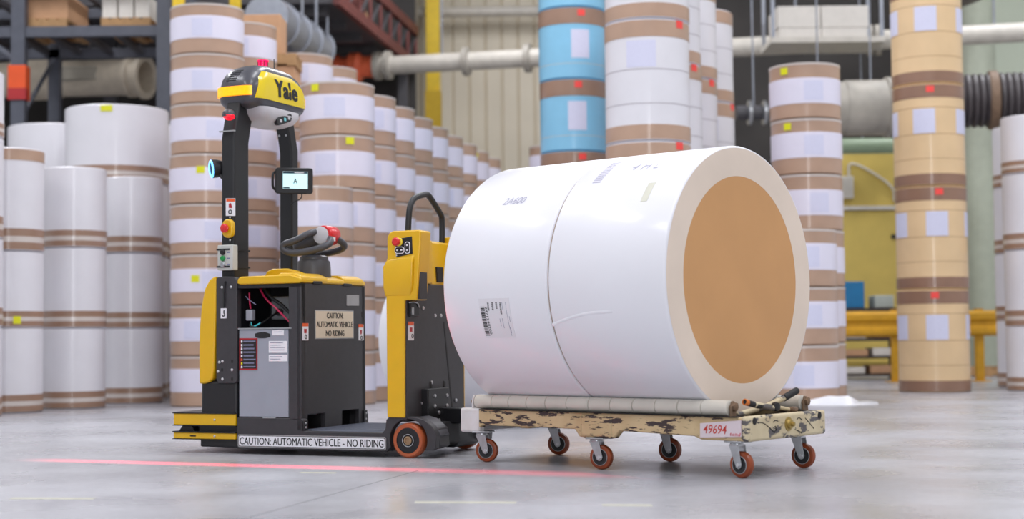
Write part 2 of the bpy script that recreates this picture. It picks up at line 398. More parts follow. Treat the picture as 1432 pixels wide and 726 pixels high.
# ================================================================== TOW TRACTOR
T = empty('tow_tractor', TF.o, TF.rz, 'yellow and charcoal driverless tow tractor with sensor mast, coupled to the roll cart', 'tow tractor')
VW = 0.78
def S(pts, v=0.0): return [TF.side(x, y, v) for x, y in pts]
def RR(pts, u): return [TF.rear(x, y, u) for x, y in pts]
def bolts(name, pts, axis, parent, r=.009, h=.008):
    for p_ in pts:
        g = G(); a_ = Vector(axis); g.lathe(Vector(p_), a_, [(r, 0), (r, h * .6), (r * .6, h)], 10); g.build(name, BOLT, parent)
# chassis with wheel arches, one side rail each
arch = [(.118 * math.cos(R(t)), .1 + .118 * math.sin(R(t))) for t in range(-28, 209, 12)]
rail = [(-1.13, .032), (-1.13, .215), (-.70, .215), (-.676, .205), (-.674, .142), (-.62, .140), (-.165, .138), (-.145, .16), (-.139, .212), (-.12, .228), (.045, .231), (.10, .216), (.15, .178), (.175, .13), (.17, .06), (.15, .045)] + arch + [(-.14, .032)]
g = G(); g.py(rail, -.0, .05); ch = g.build('chassis_side', DARK, T, .004)
g = G(); g.py([(max(-1.13, x), z) for x, z in rail], VW - .05, VW); g.build('chassis_side', DARK, T, .004)
g = G(); g.box(-1.13, -.12, .04, VW - .04, .035, .12); g.build('chassis_floor', BLACK, T)
# arched fender over the near wheel
arc2 = [(.045, .231), (.10, .216), (.15, .178), (.178, .125), (.165, .118), (.138, .165), (.094, .2), (.045, .213)]
g = G(); g.py(arc2, .05, .17); g.build('wheel_fender', GREYPL, T, .004)
g = G(); g.py([(.06, .2), (.16, .17), (.172, .06), (.12, .045), (.06, .045)], .05, .19); g.build('rear_skirt', DARK, T, .012)
g = G(); g.py([(-.02, .19), (.12, .19), (.13, .07), (.09, .05), (-.02, .05)], .19, .42); g.build('rear_skirt', BLK2, T, .01)
g = G(); g.py([(-.1, .22), (.04, .22), (.105, .17), (.115, .07), (.09, .03), (-.1, .03)], .42, VW - .03); g.build('rear_skirt', BLACK, T, .015)
def drive_wheel(y, sgn):
    w = G().lathe((0, y, .0985), (0, sgn, 0), [(.072, 0), (.088, -.002), (.0975, .008), (.0985, .02), (.0985, .05), (.072, .055)], 40, cap=False).build('wheel_tire', TIRE, T)
    g = G(); g.lathe((0, y, .0985), (0, sgn, 0), [(.074, .002), (.068, .0), (.064, .012), (.058, .022), (.036, .022), (.034, .004), (.026, .002)], 32); g.build('wheel_rim', BLACK, w)
    g = G(); g.lathe((0, y, .0985), (0, sgn, 0), [(.024, .004), (.024, -.004), (.016, -.006), (.013, .0)], 24); g.build('hub_cap', HUB, w)
    g = G(); g.torus((0, y, .0985), (0, sgn, 0), .034, .0025, 28, 8); g.build('hub_ring', STEEL, w)
drive_wheel(-.004, 1); drive_wheel(VW + .004, -1)
# steering wheel block under the front
w = G().lathe((-1.02, .32, .095), (0, 1, 0), [(.06, 0), (.09, .004), (.095, .02), (.095, .1), (.09, .116), (.06, .12)], 32).build('wheel_tire', BLK2, T)
g = G(); g.lathe((-1.02, .315, .095), (0, 1, 0), [(.05, 0), (.05, .13)], 24); g.build('wheel_rim', GREYPL, w)
# platform
pl = G().box(-.69, -.135, .05, VW - .04, .118, .145).build('platform_deck', DECK, T, .004)
g = G()
for k in range(24):
    y0 = .06 + k * .0285; g.box(-.68, -.15, y0, y0 + .012, .144, .149)
rb = g.build('anti_slip_ribs', DECK, pl); rb['kind'] = 'stuff'
# battery bay skirt end bracket
g = G(); g.box(-.69, -.672, .0, .03, .14, .2); br = g.build('end_bracket', BLACK, T, .002)
bolts('bolt', [(-.672, .015, .16), (-.672, .015, .185)], (1, 0, 0), br, .006, .005)
g = G(); g.box(-.69, -.676, VW - .05, VW - .01, .15, .225); br = g.build('end_bracket', BLACK, T, .002)
bolts('bolt', [(-.676, VW - .03, .17), (-.676, VW - .03, .205)], (1, 0, 0), br, .006, .005)
# long side sign
sp = S([(333, 607), (540, 612), (540, 629), (333, 626)], -.004)
x0, x1, z0, z1 = sp[0][0], sp[1][0], (sp[3][1] + sp[2][1]) / 2, (sp[0][1] + sp[1][1]) / 2
sg = G().py([(x0 + (x1 - x0) / 2 + px_, (z0 + z1) / 2 + pz_) for px_, pz_ in rrect((x1 - x0) / 2, (z1 - z0) / 2, .012)], -.007, .001).build('side_sign', SILVER, T); sg['label'] = 'long white sign reading CAUTION: AUTOMATIC VEHICLE - NO RIDING'
cx, cz = (x0 + x1) / 2, (z0 + z1) / 2
g = G(); g.py([(cx + a_, cz + b_) for a_, b_ in rrect((x1 - x0) / 2 - .005, (z1 - z0) / 2 - .005, .009)], -.0078, -.006); g.build('sign_face', INK, sg)
g = G(); g.py([(cx + a_, cz + b_) for a_, b_ in rrect((x1 - x0) / 2 - .008, (z1 - z0) / 2 - .008, .007)], -.0084, -.007); g.build('sign_face', WHITEP, sg)
for kx in (-.0008, .0008):
    put_text('lettering', text_fit('CAUTION: AUTOMATIC VEHICLE - NO RIDING', x1 - x0 - .03, .043), lambda x, y: (cx + x + kx, -.0092 + kx * .1, cz + y), INK, sg)
# front skirt, bumpers
g = G(); g.box(-1.385, -1.13, .0, VW, .20, .43); g.build('front_skirt', BLACK, T, .02, 3)
g = G(); g.pz([(-1.41, .03), (-1.12, .0), (-1.12, VW), (-1.41, VW - .03)], .035, .09); g.build('front_skid', BLACK, T, .01)
g = G(); g.box(-1.45, -1.13, .06, VW - .06, .09, .2); g.build('bumper_mount', BLACK, T, .01)
for za, zb, nm in ((.165, .234, 'upper'), (.084, .121, 'lower')):
    bm_ = G().pz([(-1.585, .02), (-1.575, -.006), (-1.137, -.006), (-1.137, VW + .006), (-1.575, VW + .006), (-1.585, VW - .02)], za, zb).build('bumper', YEL, T, .004)
    g = G(); g.pz([(-1.592, .015), (-1.58, -.012), (-1.134, -.012), (-1.134, VW + .012), (-1.58, VW + .012), (-1.592, VW - .015)], zb, zb + .007); g.build('bumper_cap', BLACK, bm_)
    g = G(); g.pz([(-1.592, .015), (-1.58, -.012), (-1.134, -.012), (-1.134, VW + .012), (-1.58, VW + .012), (-1.592, VW - .015)], za - .004, za); g.build('bumper_cap', BLACK, bm_)
    bolts('bolt', [(-1.282, -.006, (za + zb) / 2)], (0, -1, 0), bm_, .007, .006)
    if nm == 'lower':
        g = G(); g.box(-1.455, -1.415, -.008, -.004, .098, .106); g.build('slot', INK, bm_)
g = G(); g.py([(-1.56, .125), (-1.53, .16), (-1.46, .16), (-1.445, .125)], .02, VW - .02); g.build('bumper_spacer', BLACK, T, .004)
bolts('bolt', [(-1.39, .058, .148), (-1.37, .058, .14)], (0, -1, 0), T, .006, .005)
g = G(); g.box(-1.41, -1.14, .02, .06, .12, .17); g.build('bumper_bracket', BLACK, T, .004)
# body shell of the front half
g = G(); g.box(-1.35, -1.125, .03, VW - .03, .2, 1.02); g.build('front_body', BLACK, T, .01)
fp = [(-1.27, .44), (-1.255, .415), (-1.14, .415), (-1.125, .43), (-1.125, 1.02), (-1.14, 1.045), (-1.20, 1.05), (-1.262, 1.045), (-1.27, 1.03)]
sp_ = G().py(fp, -.008, .035).build('front_side_plate', DARK, T, .004)
bolts('bolt', [(-1.225, -.008, .545), (-1.225, -.008, .44), (-1.158, -.008, .495), (-1.247, -.008, .54), (-1.256, -.008, .485), (-1.228, -.008, .985), (-1.165, -.008, .985)], (0, -1, 0), sp_, .008, .006)
for xx, zz in ((-1.158, .545), (-1.158, .44), (-1.228, .495)):
    g = G(); g.box(xx - .006, xx + .006, -.0095, -.007, zz - .009, zz + .009); g.build('slot', INK, sp_)
hk = G().box(-1.236, -1.196, -.011, -.007, .80, .86).build('hook_sticker', WHITEP, sp_)
g = G(); g.tube([(-1.21, -.013, .848), (-1.214, -.013, .835), (-1.204, -.013, .82), (-1.217, -.013, .81), (-1.227, -.013, .822)], .0035, 6); g.build('hook_symbol', INK, hk)
g = G(); g.tube([(-1.205, -.012, 1.02), (-1.213, -.014, .96), (-1.21, -.014, .9), (-1.214, -.012, .865)], .007, 8); g.build('cable', BLACK, sp_)
fc = [(-1.390, .412), (-1.392, .60), (-1.388, .75), (-1.374, .88), (-1.35, .98), (-1.318, 1.03), (-1.285, 1.05), (-1.268, 1.052), (-1.272, .85), (-1.285, .50), (-1.294, .445), (-1.315, .423), (-1.35, .413)]
g = G(); g.py(fc, -.012, VW + .012); g.build('front_cover', YEL, T, .012, 3)
# battery bay
g = G(); g.box(-1.125, -.69, VW - .05, VW - .01, .2, 1.0); g.build('far_side_panel', DARK, T)
g = G(); g.box(-1.125, -.775, .36, .40, .2, 1.0); g.build('bay_back_panel', BLACK, T)
g = G(); g.box(-1.125, -.775, .02, .36, .2, .216); g.build('bay_floor', BLACK, T)
bat = G().box(-1.118, -.779, .004, .33, .218, .733).build('battery', BATT, T, .004)
g = G(); g.box(-1.122, -.755, -.002, .33, .733, .741); g.build('battery_lid', STEEL, bat)
sl = S([(357, 466.5), (364, 464.5), (371, 464.5), (378, 467), (378, 471), (371, 473), (362, 473), (357, 471)], .004)
g = G(); g.py(sl, .001, .006); g.build('hand_slot', INK, bat)
def decal(parent, nm, q, v, material, t=.0015):
    p_ = S(q, v); g_ = G(); g_.py(p_, v - t, v + .001); return g_.build(nm, material, parent)
dl = decal(bat, 'warning_label', [(334.8, 473), (360, 473), (360, 517.5), (334.8, 517.5)], .003, mat('label_red', (170, 30, 40), .5))
p_ = S([(336.5, 475), (358.5, 515.5)], .001); (ax, az), (bx, bz) = p_
g = G(); g.box(ax, bx, .0005, .0012, bz, az); g.build('label_face', INK, dl)
for k in range(8):
    zz = az - (az - bz) * (k + .5) / 8
    c_ = [WHITEP, WHITEP, WHITEP, WHITEP, WHITEP, ORANGE, YTAG, WHITEP][k]
    g = G(); g.box(ax + .003, ax + .013, -.0002, .0006, zz - .008, zz + .006); g.build('label_symbol', c_, dl)
    g = G(); g.box(ax + .02, bx - random.uniform(.004, .03), -.0002, .0006, zz - .004, zz + .004); g.build('label_line', GINK, dl)
for q in ([(381, 462), (397, 462), (397, 469), (381, 469)], [(376, 477), (401.5, 477), (401.5, 493.5), (376, 493.5)], [(376, 496.5), (402, 496.5), (402, 505.5), (376, 505.5)]):
    ll = decal(bat, 'paper_label', q, .003, WHITEP)
    (ax, az), (bx, bz) = S([q[0], q[2]], .001)
    for k in range(max(1, int((az - bz) / .016))):
        g = G(); zz = az - .010 - k * .014; g.box(ax + .008, bx - random.uniform(.01, .05), .0002, .001, zz - .0015, zz + .0015); g.build('label_line', GINK, ll)
g = G(); g.box(-.95, -.86, -.006, .01, .212, .22); g.build('battery_latch', STEEL, T)
g = G(); g.box(-.775, -.69, .0, .05, .2, .995); g.build('rear_corner_post', DARK, T, .005)
g = G(); g.box(-1.125, -.69, .0, .05, .975, .998); g.build('top_rail', BLACK, T, .003)
# electrics above the battery
cb = G().box(-1.02, -.86, .2, .30, .79, .93).build('charger_box', mat('charger_grey', (128, 130, 134), .5), T, .01)
g = G(); g.box(-.86, -.785, .22, .30, .80, .94); g.build('charger_box', mat('charger_dark', (74, 76, 82), .5), T, .01)
g = G(); g.cyl((-.955, .2, .835), (-.955, .18, .835), .022); g.build('plug', BLACK, cb)
for pts, mt, r_ in (([(-1.03, .1, .97), (-.98, .08, .91), (-.9, .06, .86), (-.83, .07, .79), (-.79, .1, .74)], PINK, .006),
                    ([(-1.02, .12, .975), (-.96, .1, .92), (-.88, .09, .88), (-.83, .1, .83)], BLACK, .011),
                    ([(-1.075, .05, .95), (-1.07, .045, .90), (-1.066, .05, .855)], PINK, .005),
                    ([(-1.065, .05, .78), (-1.06, .03, .75), (-1.03, .03, .748), (-1.0, .06, .765), (-.98, .14, .81), (-.96, .18, .835)], BLACK, .006),
                    ([(-1.06, .045, .775), (-1.05, .035, .75), (-1.02, .03, .752), (-1.0, .05, .77)], TEAL, .004),
                    ([(-1.1, .05, .93), (-1.075, .04, .91), (-1.03, .05, .88)], GINK, .003)):
    g = G(); g.tube(pts, r_, 8); g.build('cable', mt, T)
g = G(); g.box(-1.09, -1.045, .03, .07, .785, .85); g.build('connector', mat('connector_grey', (150, 152, 162), .5), T, .006)
# rear wall of the body with two cut-outs at the foot
u0 = -.69
wall = [(0, .2), (.11, .2), (.11, .235), (.29, .235), (.29, .2), (.29, .145), (.48, .145), (.48, .235), (.70, .235), (.70, .145), (.775, .145), (.775, .998), (0, .998)]
rw = G().px([(0, .145), (.07, .145), (.07, .232), (.27, .232), (.27, .145), (.475, .145), (.475, .235), (.685, .235), (.685, .145), (.765, .145), (.765, .998), (0, .998)], u0 - .03, u0).build('rear_panel', DARK, T, .003)
g = G(); g.box(-.8, -.78, .05, .73, .12, .5); g.build('inner_bulkhead', BLACK, T)
def rdecal(parent, nm, q, u, material, t=.0015):
    p__ = RR(q, u); g_ = G(); g_.px(p__, u - .001, u + t); return g_.build(nm, material, parent)
sq = RR([(440, 434.5), (494, 433.5), (494, 473), (440, 475)], u0); ya, yb = sq[0][0], sq[1][0]; za, zb = (sq[2][1] + sq[3][1]) / 2, (sq[0][1] + sq[1][1]) / 2
sg = G().box(u0 - .001, u0 + .003, ya, yb, za, zb).build('rear_sign', SILVER, T, .002); sg['label'] = 'cream sign reading CAUTION: AUTOMATIC VEHICLE NO RIDING'
g = G(); g.box(u0, u0 + .0037, ya + .008, yb - .008, za + .006, zb - .006); g.build('sign_face', CREAM, sg)
for k, (tx, wf) in enumerate((('CAUTION:', .42), ('AUTOMATIC VEHICLE', .93), ('NO RIDING', .47))):
    zc = zb - (zb - za) * (k + .5) / 3 * .92 - .006
    for kx in (-.0016, .0016):
        put_text('lettering', text_fit(tx, (yb - ya) * wf, (zb - za) * .2), lambda x, y, zc=zc, kx=kx: (u0 + .0045 + kx * .1, (ya + yb) / 2 + x + kx, zc + y), INK, sg)
dp = rdecal(rw, 'data_plate', [(484.5, 412.5), (501.5, 412.5), (501.5, 427.5), (484.5, 427.5)], u0 + .001, SILVER, .003)
for q in ([(423, 452), (431, 452), (431, 476), (423, 476)], [(501.5, 453.5), (508, 453.5), (508, 476), (501.5, 476)]):
    wl = rdecal(rw, 'warning_label', q, u0 + .001, WHITEP, .002)
    x_0, x_1, y_0, y_1 = q[0][0], q[1][0], q[0][1], q[2][1]
    rdecal(wl, 'label_header', [(x_0, y_0), (x_1, y_0), (x_1, y_0 + 4.5), (x_0, y_0 + 4.5)], u0 + .003, ORANGE, .001)
    rdecal(wl, 'label_symbol', [(x_0 + 2, y_0 + 8), (x_1 - 2, y_0 + 8), (x_1 - 2.5, y_0 + 14), (x_0 + 2.5, y_0 + 14)], u0 + .003, mat('label_red', (170, 30, 40)), .001)
    pc = RR([((x_0 + x_1) / 2, y_0 + 19)], u0)[0]
    g = G(); g.torus((u0 + .004, pc[0], pc[1]), (1, 0, 0), .011, .0025, 16, 6); g.build('label_symbol', INK, wl)
for q in ([(425, 434.5), (427, 434.5), (427, 441.5), (425, 441.5)], [(505.8, 436), (507.4, 436), (507.4, 444), (505.8, 444)]):
    rdecal(rw, 'slot', q, u0 + .0005, INK)
# yellow top cover with tray rim
tc_ = [(-1.122, 1.005), (-1.118, 1.03), (-1.10, 1.045), (-.80, 1.05), (-.76, 1.05), (-.69, 1.03), (-.682, 1.005), (-.70, .998), (-1.10, .998)]
cv = G().py(tc_, -.012, VW - .012).build('top_cover', YEL, T, .008, 3)
rim = [(.045, -1.11)]
g = G(); g.py([(-1.115, 1.04), (-1.09, 1.085), (-1.05, 1.10), (-.95, 1.10), (-.88, 1.085), (-.82, 1.06), (-.80, 1.04)], .26, .30); g.build('tray_rim', YEL, cv, .01, 3)
hump = [(-.86, 1.045), (-.83, 1.06), (-.74, 1.06), (-.69, 1.04), (-.682, 1.01)]
g = G(); g.py(hump + [(-.80, 1.01)], .0, .30); g.build('cover_hump', YEL, cv, .01, 3)
g = G(); g.py(hump + [(-.80, 1.01)], .50, .75); g.build('cover_hump', YEL, cv, .01, 3)
for q in ([(438, 393), (450.5, 393.5), (450.5, 397.5), (438, 397)], [(480.5, 396), (492, 397), (492, 400.5), (480.5, 400)]):
    p__ = RR(q, u0 + .006); g = G(); g.px(p__, u0 - .03, u0 + .008); g.build('hinge', BLACK, cv, .003)
# tiller on a rubber boot
bc = Vector((-.845, .41, 0))
bt = G().lathe((bc.x, bc.y, 1.03), (0, 0, 1), [(.105, 0), (.103, .07), (.10, .10), (.094, .118), (.088, .12), (.086, .14), (.07, .15), (.04, .15)], 32).build('tiller_boot', GREYPL, T)
g = G(); g.tube([(bc.x - .03, bc.y, 1.17), (bc.x - .035, bc.y, 1.21), (bc.x - .02, bc.y, 1.25)], .04, 14); g.build('tiller_neck', BLACK, T)
tl = G().tube([(bc.x - .12, bc.y, 1.225), (bc.x - .06, bc.y, 1.26), (bc.x + .02, bc.y, 1.295), (bc.x + .09, bc.y, 1.315)], lambda t: .028 + .03 * math.sin(math.pi * min(1, t * .9 + .1)), 16).build('tiller_head', GREYPL, T)
for sy in (-1, 1):
    y_ = bc.y + sy * .03; y2 = bc.y + sy * .12
    g = G(); g.tube([(bc.x + .06, y_, 1.325), (bc.x + .02, y2 - sy * .02, 1.31), (bc.x - .06, y2, 1.265), (bc.x - .14, y2, 1.25), (bc.x - .15, y2, 1.215), (bc.x - .08, y2, 1.19), (bc.x + .04, y2, 1.2), (bc.x + .13, y2, 1.22), (bc.x + .17, y2 - sy * .03, 1.245), (bc.x + .13, y_, 1.29)], .021, 12); g.build('tiller_grip', GREYPL, tl)
rd = G().lathe((bc.x + .1, bc.y - .06, 1.30), (0, 1, 0), [(.052, 0), (.058, .008), (.058, .112), (.052, .12)], 32).build('reverse_button', RED, tl)
for y_, sgn in ((bc.y - .061, 1), (bc.y + .061, -1)):
    g = G(); g.lathe((bc.x + .085, y_ - .002 * sgn, 1.298), (0, sgn, 0), [(.046, -.004), (.052, 0), (.052, .01)], 28); g.build('tiller_end_disc', SENSOR, tl)
g = G(); g.box(bc.x + .135, bc.x + .162, bc.y - .05, bc.y - .02, 1.262, 1.285); g.build('button_label', WHITEP, rd)
# mast of two posts
pn = [(.035, .96), (.035, 1.88), (.06, 1.98), (.10, 2.12), (.27, 2.12), (.225, 1.98), (.195, 1.86), (.195, .96)]
mp = G().px(pn, -1.262, -1.17).build('mast_post', BLACK, T, .01)
pf = [(.69, 1.03), (.69, 1.86), (.665, 1.96), (.60, 2.12), (.70, 2.12), (.735, 2.0), (.77, 1.88), (.77, 1.03)]
mf = G().px(pf, -1.262, -1.17).build('mast_post', BLACK, T, .01)
g = G(); g.box(-1.262, -1.17, .10, .70, 2.06, 2.10); g.build('mast_bridge', BLACK, T, .006)
bolts('bolt', [(-1.24, .687, 1.085), (-1.20, .687, 1.085), (-1.24, .655, 1.97), (-1.19, .655, 1.97)], (0, -1, 0), mf, .007, .005)
bolts('bolt', [(-1.225, .0, 1.0)], (0, -1, 0), mp, .004, .004)
VP_ = .032
def pdecal(parent, nm, q, material, t=.002, off=0.0): return decal(parent, nm, q, VP_ - off, material, t)
wl = pdecal(mp, 'warning_label', [(316, 277.5), (329, 277.5), (329, 302), (316, 302)], WHITEP)
pdecal(wl, 'label_header', [(316.5, 278), (328.5, 278), (328.5, 282), (316.5, 282)], ORANGE, .001, .002)
pdecal(wl, 'label_symbol', [(320, 285), (323, 284), (325, 291), (320, 291)], mat('label_red', (170, 30, 40)), .001, .002)
q = S([(322.3, 296.5)], VP_)[0]; g = G(); g.torus((q[0], VP_ - .003, q[1]), (0, 1, 0), .011, .003, 16, 6); g.build('label_symbol', INK, wl)
ec = S([(321.5, 320)], VP_)[0]
es = G().py([(ec[0] + a_, ec[1] + b_) for a_, b_ in rrect(.037, .056, .035)], VP_ - .03, VP_ + .004).build('emergency_stop', YEL, mp, .008)
g = G(); g.lathe((ec[0] - .006, VP_ - .028, ec[1]), (0, -1, 0), [(.018, 0), (.018, .012), (.026, .014), (.027, .026), (.018, .032)], 24); g.build('stop_button', RED, es)
bolts('bolt', [(ec[0] + .002, VP_, ec[1] + .068), (ec[0] + .002, VP_, ec[1] - .068)], (0, -1, 0), mp, .006, .004)
bx_ = S([(304, 343), (325.5, 343), (325.5, 377.5), (304, 377.5)], -.02)
kb = G().py([(bx_[0][0], bx_[2][1]), (bx_[1][0], bx_[2][1]), (bx_[1][0], bx_[0][1]), (bx_[0][0], bx_[0][1])], -.02, .035).build('button_box', mat('box_grey', (190, 190, 186), .5), mp, .005)
for k, mt in enumerate((INK, GREEN, STEEL)):
    q = S([(312, 353 + 8.5 * k)], -.02)[0]; g = G(); g.lathe((q[0], -.02, q[1]), (0, -1, 0), [(.016, 0), (.016, .01), (.012, .014)], 18); g.build('push_button', mt, kb)
    q = S([(319, 353 + 8.5 * k)], -.02)[0]; g = G(); g.box(q[0] - .008, q[0] + .012, -.0212, -.019, q[1] - .004, q[1] + .004); g.build('button_mark', GINK, kb)
for yy in (349, 373):
    q = S([(314, yy)], -.02)[0][1]; g = G(); g.box(bx_[0][0] - .004, -1.166, -.024, .2, q - .005, q + .005); g.build('strap', BLACK, kb)
# red spot lamp near the head
rc = S([(320, 160)], .0)[0]
rl = G().lathe((rc[0], .0, rc[1] - .012), (0, -.1, 1), [(.026, -.004), (.038, .0), (.04, .012), (.034, .03), (.018, .042), (.004, .046)], 24).build('spot_lamp', GREYPL, T)
g = G(); g.lathe((rc[0] + .004, -.004, rc[1] - .012), (.1, -.25, -1), [(.035, -.004), (.035, .006), (.022, .016), (.006, .02)], 24); g.build('lamp_lens', REDL, rl)
g = G(); g.box(rc[0] - .01, -1.2, .0, .05, rc[1] - .005, rc[1] + .012); g.build('lamp_bracket', BLACK, rl)
g = G(); g.box(-1.268, -1.16, .02, .034, 1.918, 1.926); g.build('lamp_shelf', STEEL, mp)
# blue spot lamp
bl_c = Vector((*[S([(301, 236)], .06)[0][0]], .06, S([(301, 236)], .06)[0][1])); ax_ = Vector((-.68, -.72, -.1)).normalized()
bl = G().lathe(bl_c, ax_, [(.02, -.06), (.045, -.045), (.055, -.01), (.056, .02), (.05, .024)], 28).build('blue_spot_lamp', BLACK, T)
g = G(); g.torus(bl_c + ax_ * .022, ax_, .046, .008, 32, 8); g.build('lamp_ring', BLUEL, bl)
g = G(); g.lathe(bl_c + ax_ * .018, ax_, [(.04, 0), (.04, .006)], 24); g.build('lamp_lens', mat('lamp_glass', (110, 120, 150), .15), bl)
g = G(); g.tube([bl_c + Vector((.03, 0, -.02)), bl_c + Vector((.05, .0, -.06)), (-1.255, .06, bl_c.z - .06)], .012, 8); g.build('lamp_bracket', BLACK, bl)
# head
hu, hv, ha, hb = -1.2, .40, .15, .315
LV = [(2.07, .09, .23, .06), (2.085, .13, .285, .09), (2.11, .148, .31, .10), (2.14, .152, .315, .10), (2.205, .150, .312, .10), (2.25, .145, .300, .10), (2.295, .134, .268, .10), (2.33, .112, .215, .09), (2.352, .08, .15, .07), (2.36, .03, .06, .025)]
g = G(); g.rings([[(hu + x, hv + y, z) for x, y in rrect(a_, b_, r_, 6)] for z, a_, b_, r_ in LV])
hd = g.build('sensor_head', mat('head_grey', (70, 70, 78), .38, coat=.3), T, angle=60)
def lvl(z):
    for (z_0, a0, b0, r0), (z_1, a1, b1, r1) in zip(LV, LV[1:]):
        if z_0 <= z <= z_1:
            t = (z - z_0) / (z_1 - z_0); return a0 + (a1 - a0) * t, b0 + (b1 - b0) * t, r0 + (r1 - r0) * t
    return LV[-1][1:]
# amber band round the front and ends
def amber():
    base = rrect(1, 1, .3, 6); g_ = G(); ring = []
    pts = rrect(ha + .003, hb + .003, .10, 10)
    st_ = [i for i, (x, y) in enumerate(pts) if x < ha - .035 or y > 10]
    sel = [pts[i] for i in range(len(pts))]
    # start after the rear face: walk from (+x side, +y end) round the far end, front, near end
    sel = [p for p in pts if p[0] <= ha - .03]
    rs = []
    for x, y in sel:
        nx, ny = x / (ha), y / (hb); l = math.hypot(nx, ny); 
        o_ = .012
        rs.append([(hu + x * .94, hv + y * .97, 2.142), (hu + x + o_ * nx / l, hv + y + o_ * ny / l, 2.146), (hu + x + o_ * nx / l, hv + y + o_ * ny / l, 2.2), (hu + x * .94, hv + y * .97, 2.204)])
    return g_.rings(rs)
amber().build('amber_light_band', AMBER, hd, angle=50)
# yellow brand panel on the rear face of the head
def surf(v, z, off):
    a_, b_, r_ = lvl(z); y = v - hv; ex = max(0.0, abs(y) - (b_ - r_)); ex = min(ex, r_)
    return (hu + a_ - r_ + math.sqrt(max(0, r_ * r_ - ex * ex)) + off, v, z)
def brand_panel():
    g_ = G(); N, Mz = 18, 8; fr = []; bk = []
    for j in range(Mz + 1):
        tz = j / Mz; z = 2.128 + tz * .172
        vl = hv - .285 + .045 * tz + (.03 * max(0, tz - .75) / .25); vr = hv + .288 - .14 * tz ** 1.6 - (.04 * max(0, tz - .75) / .25)
        fr.append([surf(vl + (vr - vl) * i / N, z, .007) for i in range(N + 1)]); bk.append([surf(vl + (vr - vl) * i / N, z, -.01) for i in range(N + 1)])
    VF = [[g_.bm.verts.new(p) for p in r] for r in fr]; VB = [[g_.bm.verts.new(p) for p in r] for r in bk]
    for j in range(Mz):
        for i in range(N): g_.bm.faces.new((VF[j][i], VF[j][i + 1], VF[j + 1][i + 1], VF[j + 1][i]))
        g_.bm.faces.new((VF[j][0], VF[j + 1][0], VB[j + 1][0], VB[j][0])); g_.bm.faces.new((VF[j][N], VB[j][N], VB[j + 1][N], VF[j + 1][N]))
    for i in range(N):
        g_.bm.faces.new((VF[0][i], VB[0][i], VB[0][i + 1], VF[0][i + 1])); g_.bm.faces.new((VF[Mz][i], VF[Mz][i + 1], VB[Mz][i + 1], VB[Mz][i]))
    return g_
bp_ = brand_panel().build('brand_panel', YEL2, hd, angle=50)
for kx, ky in ((-.007, 0), (0, .003), (.007, 0), (0, -.003), (-.0035, 0), (.0035, 0)):
    put_text('lettering', text_fit('Yale', .25, .105, bold=.012, space=1.06), lambda x, y: surf(hv + .02 + x + kx, 2.212 + y + ky, .0095 + kx * .02), INK, bp_)
for k in range(6):
    z = 2.24 + k * .013; a_, b_, r_ = lvl(z); y_ = hv - b_ - .001
    g = G(); g._ex([(hu - .07 + .006 * k, y_ - .003, z), (hu + .0 + .004 * k, y_ - .003, z), (hu + .0 + .004 * k, y_ - .001, z + .0035), (hu - .07 + .006 * k, y_ - .001, z + .0035)], [(hu - .07 + .006 * k, y_ + .02, z), (hu + .004 * k, y_ + .02, z), (hu + .004 * k, y_ + .02, z + .0035), (hu - .07 + .006 * k, y_ + .02, z + .0035)]); g.build('vent_slit', INK, hd)
bcn = G().lathe((hu, hv, 2.352), (0, 0, 1), [(.036, 0), (.036, .008), (.03, .01), (.03, .045), (.036, .05), (.036, .058), (.02, .06)], 24).build('beacon', BEACON, hd)
for k in range(8):
    t = k / 8 * 2 * math.pi; g = G(); g.cyl((hu + .031 * math.cos(t), hv + .031 * math.sin(t), 2.36), (hu + .031 * math.cos(t), hv + .031 * math.sin(t), 2.4), .003, 6); g.build('beacon_rib', mat('beacon_dark', (120, 10, 50), .3), bcn)
g = G(); g.lathe((hu + .0, hv + .13, 2.33), (0, 0, 1), [(.018, 0), (.012, .012), (.0035, .022), (.003, .11)], 10); g.build('antenna', BLACK, hd)
# pale sensor housing under the head
SL = [(1.978, .04, .06, .035), (1.985, .08, .11, .05), (2.01, .115, .17, .06), (2.05, .132, .205, .06), (2.085, .125, .215, .06)]
g = G(); g.rings([[(hu + .04 + x, hv - .02 + y, z) for x, y in rrect(a_, b_, r_, 6)] for z, a_, b_, r_ in SL])
sh = g.build('sensor_housing', SENSOR, T, angle=60)
pill = [(hv - .02 + y_, 2.026 + z_ + (y_ * .3)) for y_, z_ in rrect(.085, .026, .025)]
g = G(); g.px(pill, hu + .145, hu + .171); wn = g.build('sensor_window', BLACK, sh, .004)
for k in (-1, 0, 1):
    g = G(); g.px([(hv - .02 + .048 * k + y_, 2.026 + .048 * k * .3 + z_) for y_, z_ in rrect(.012, .010, .004)], hu + .165, hu + .173); g.build('sensor_lens', LENS if k == 0 else SENSOR, wn)
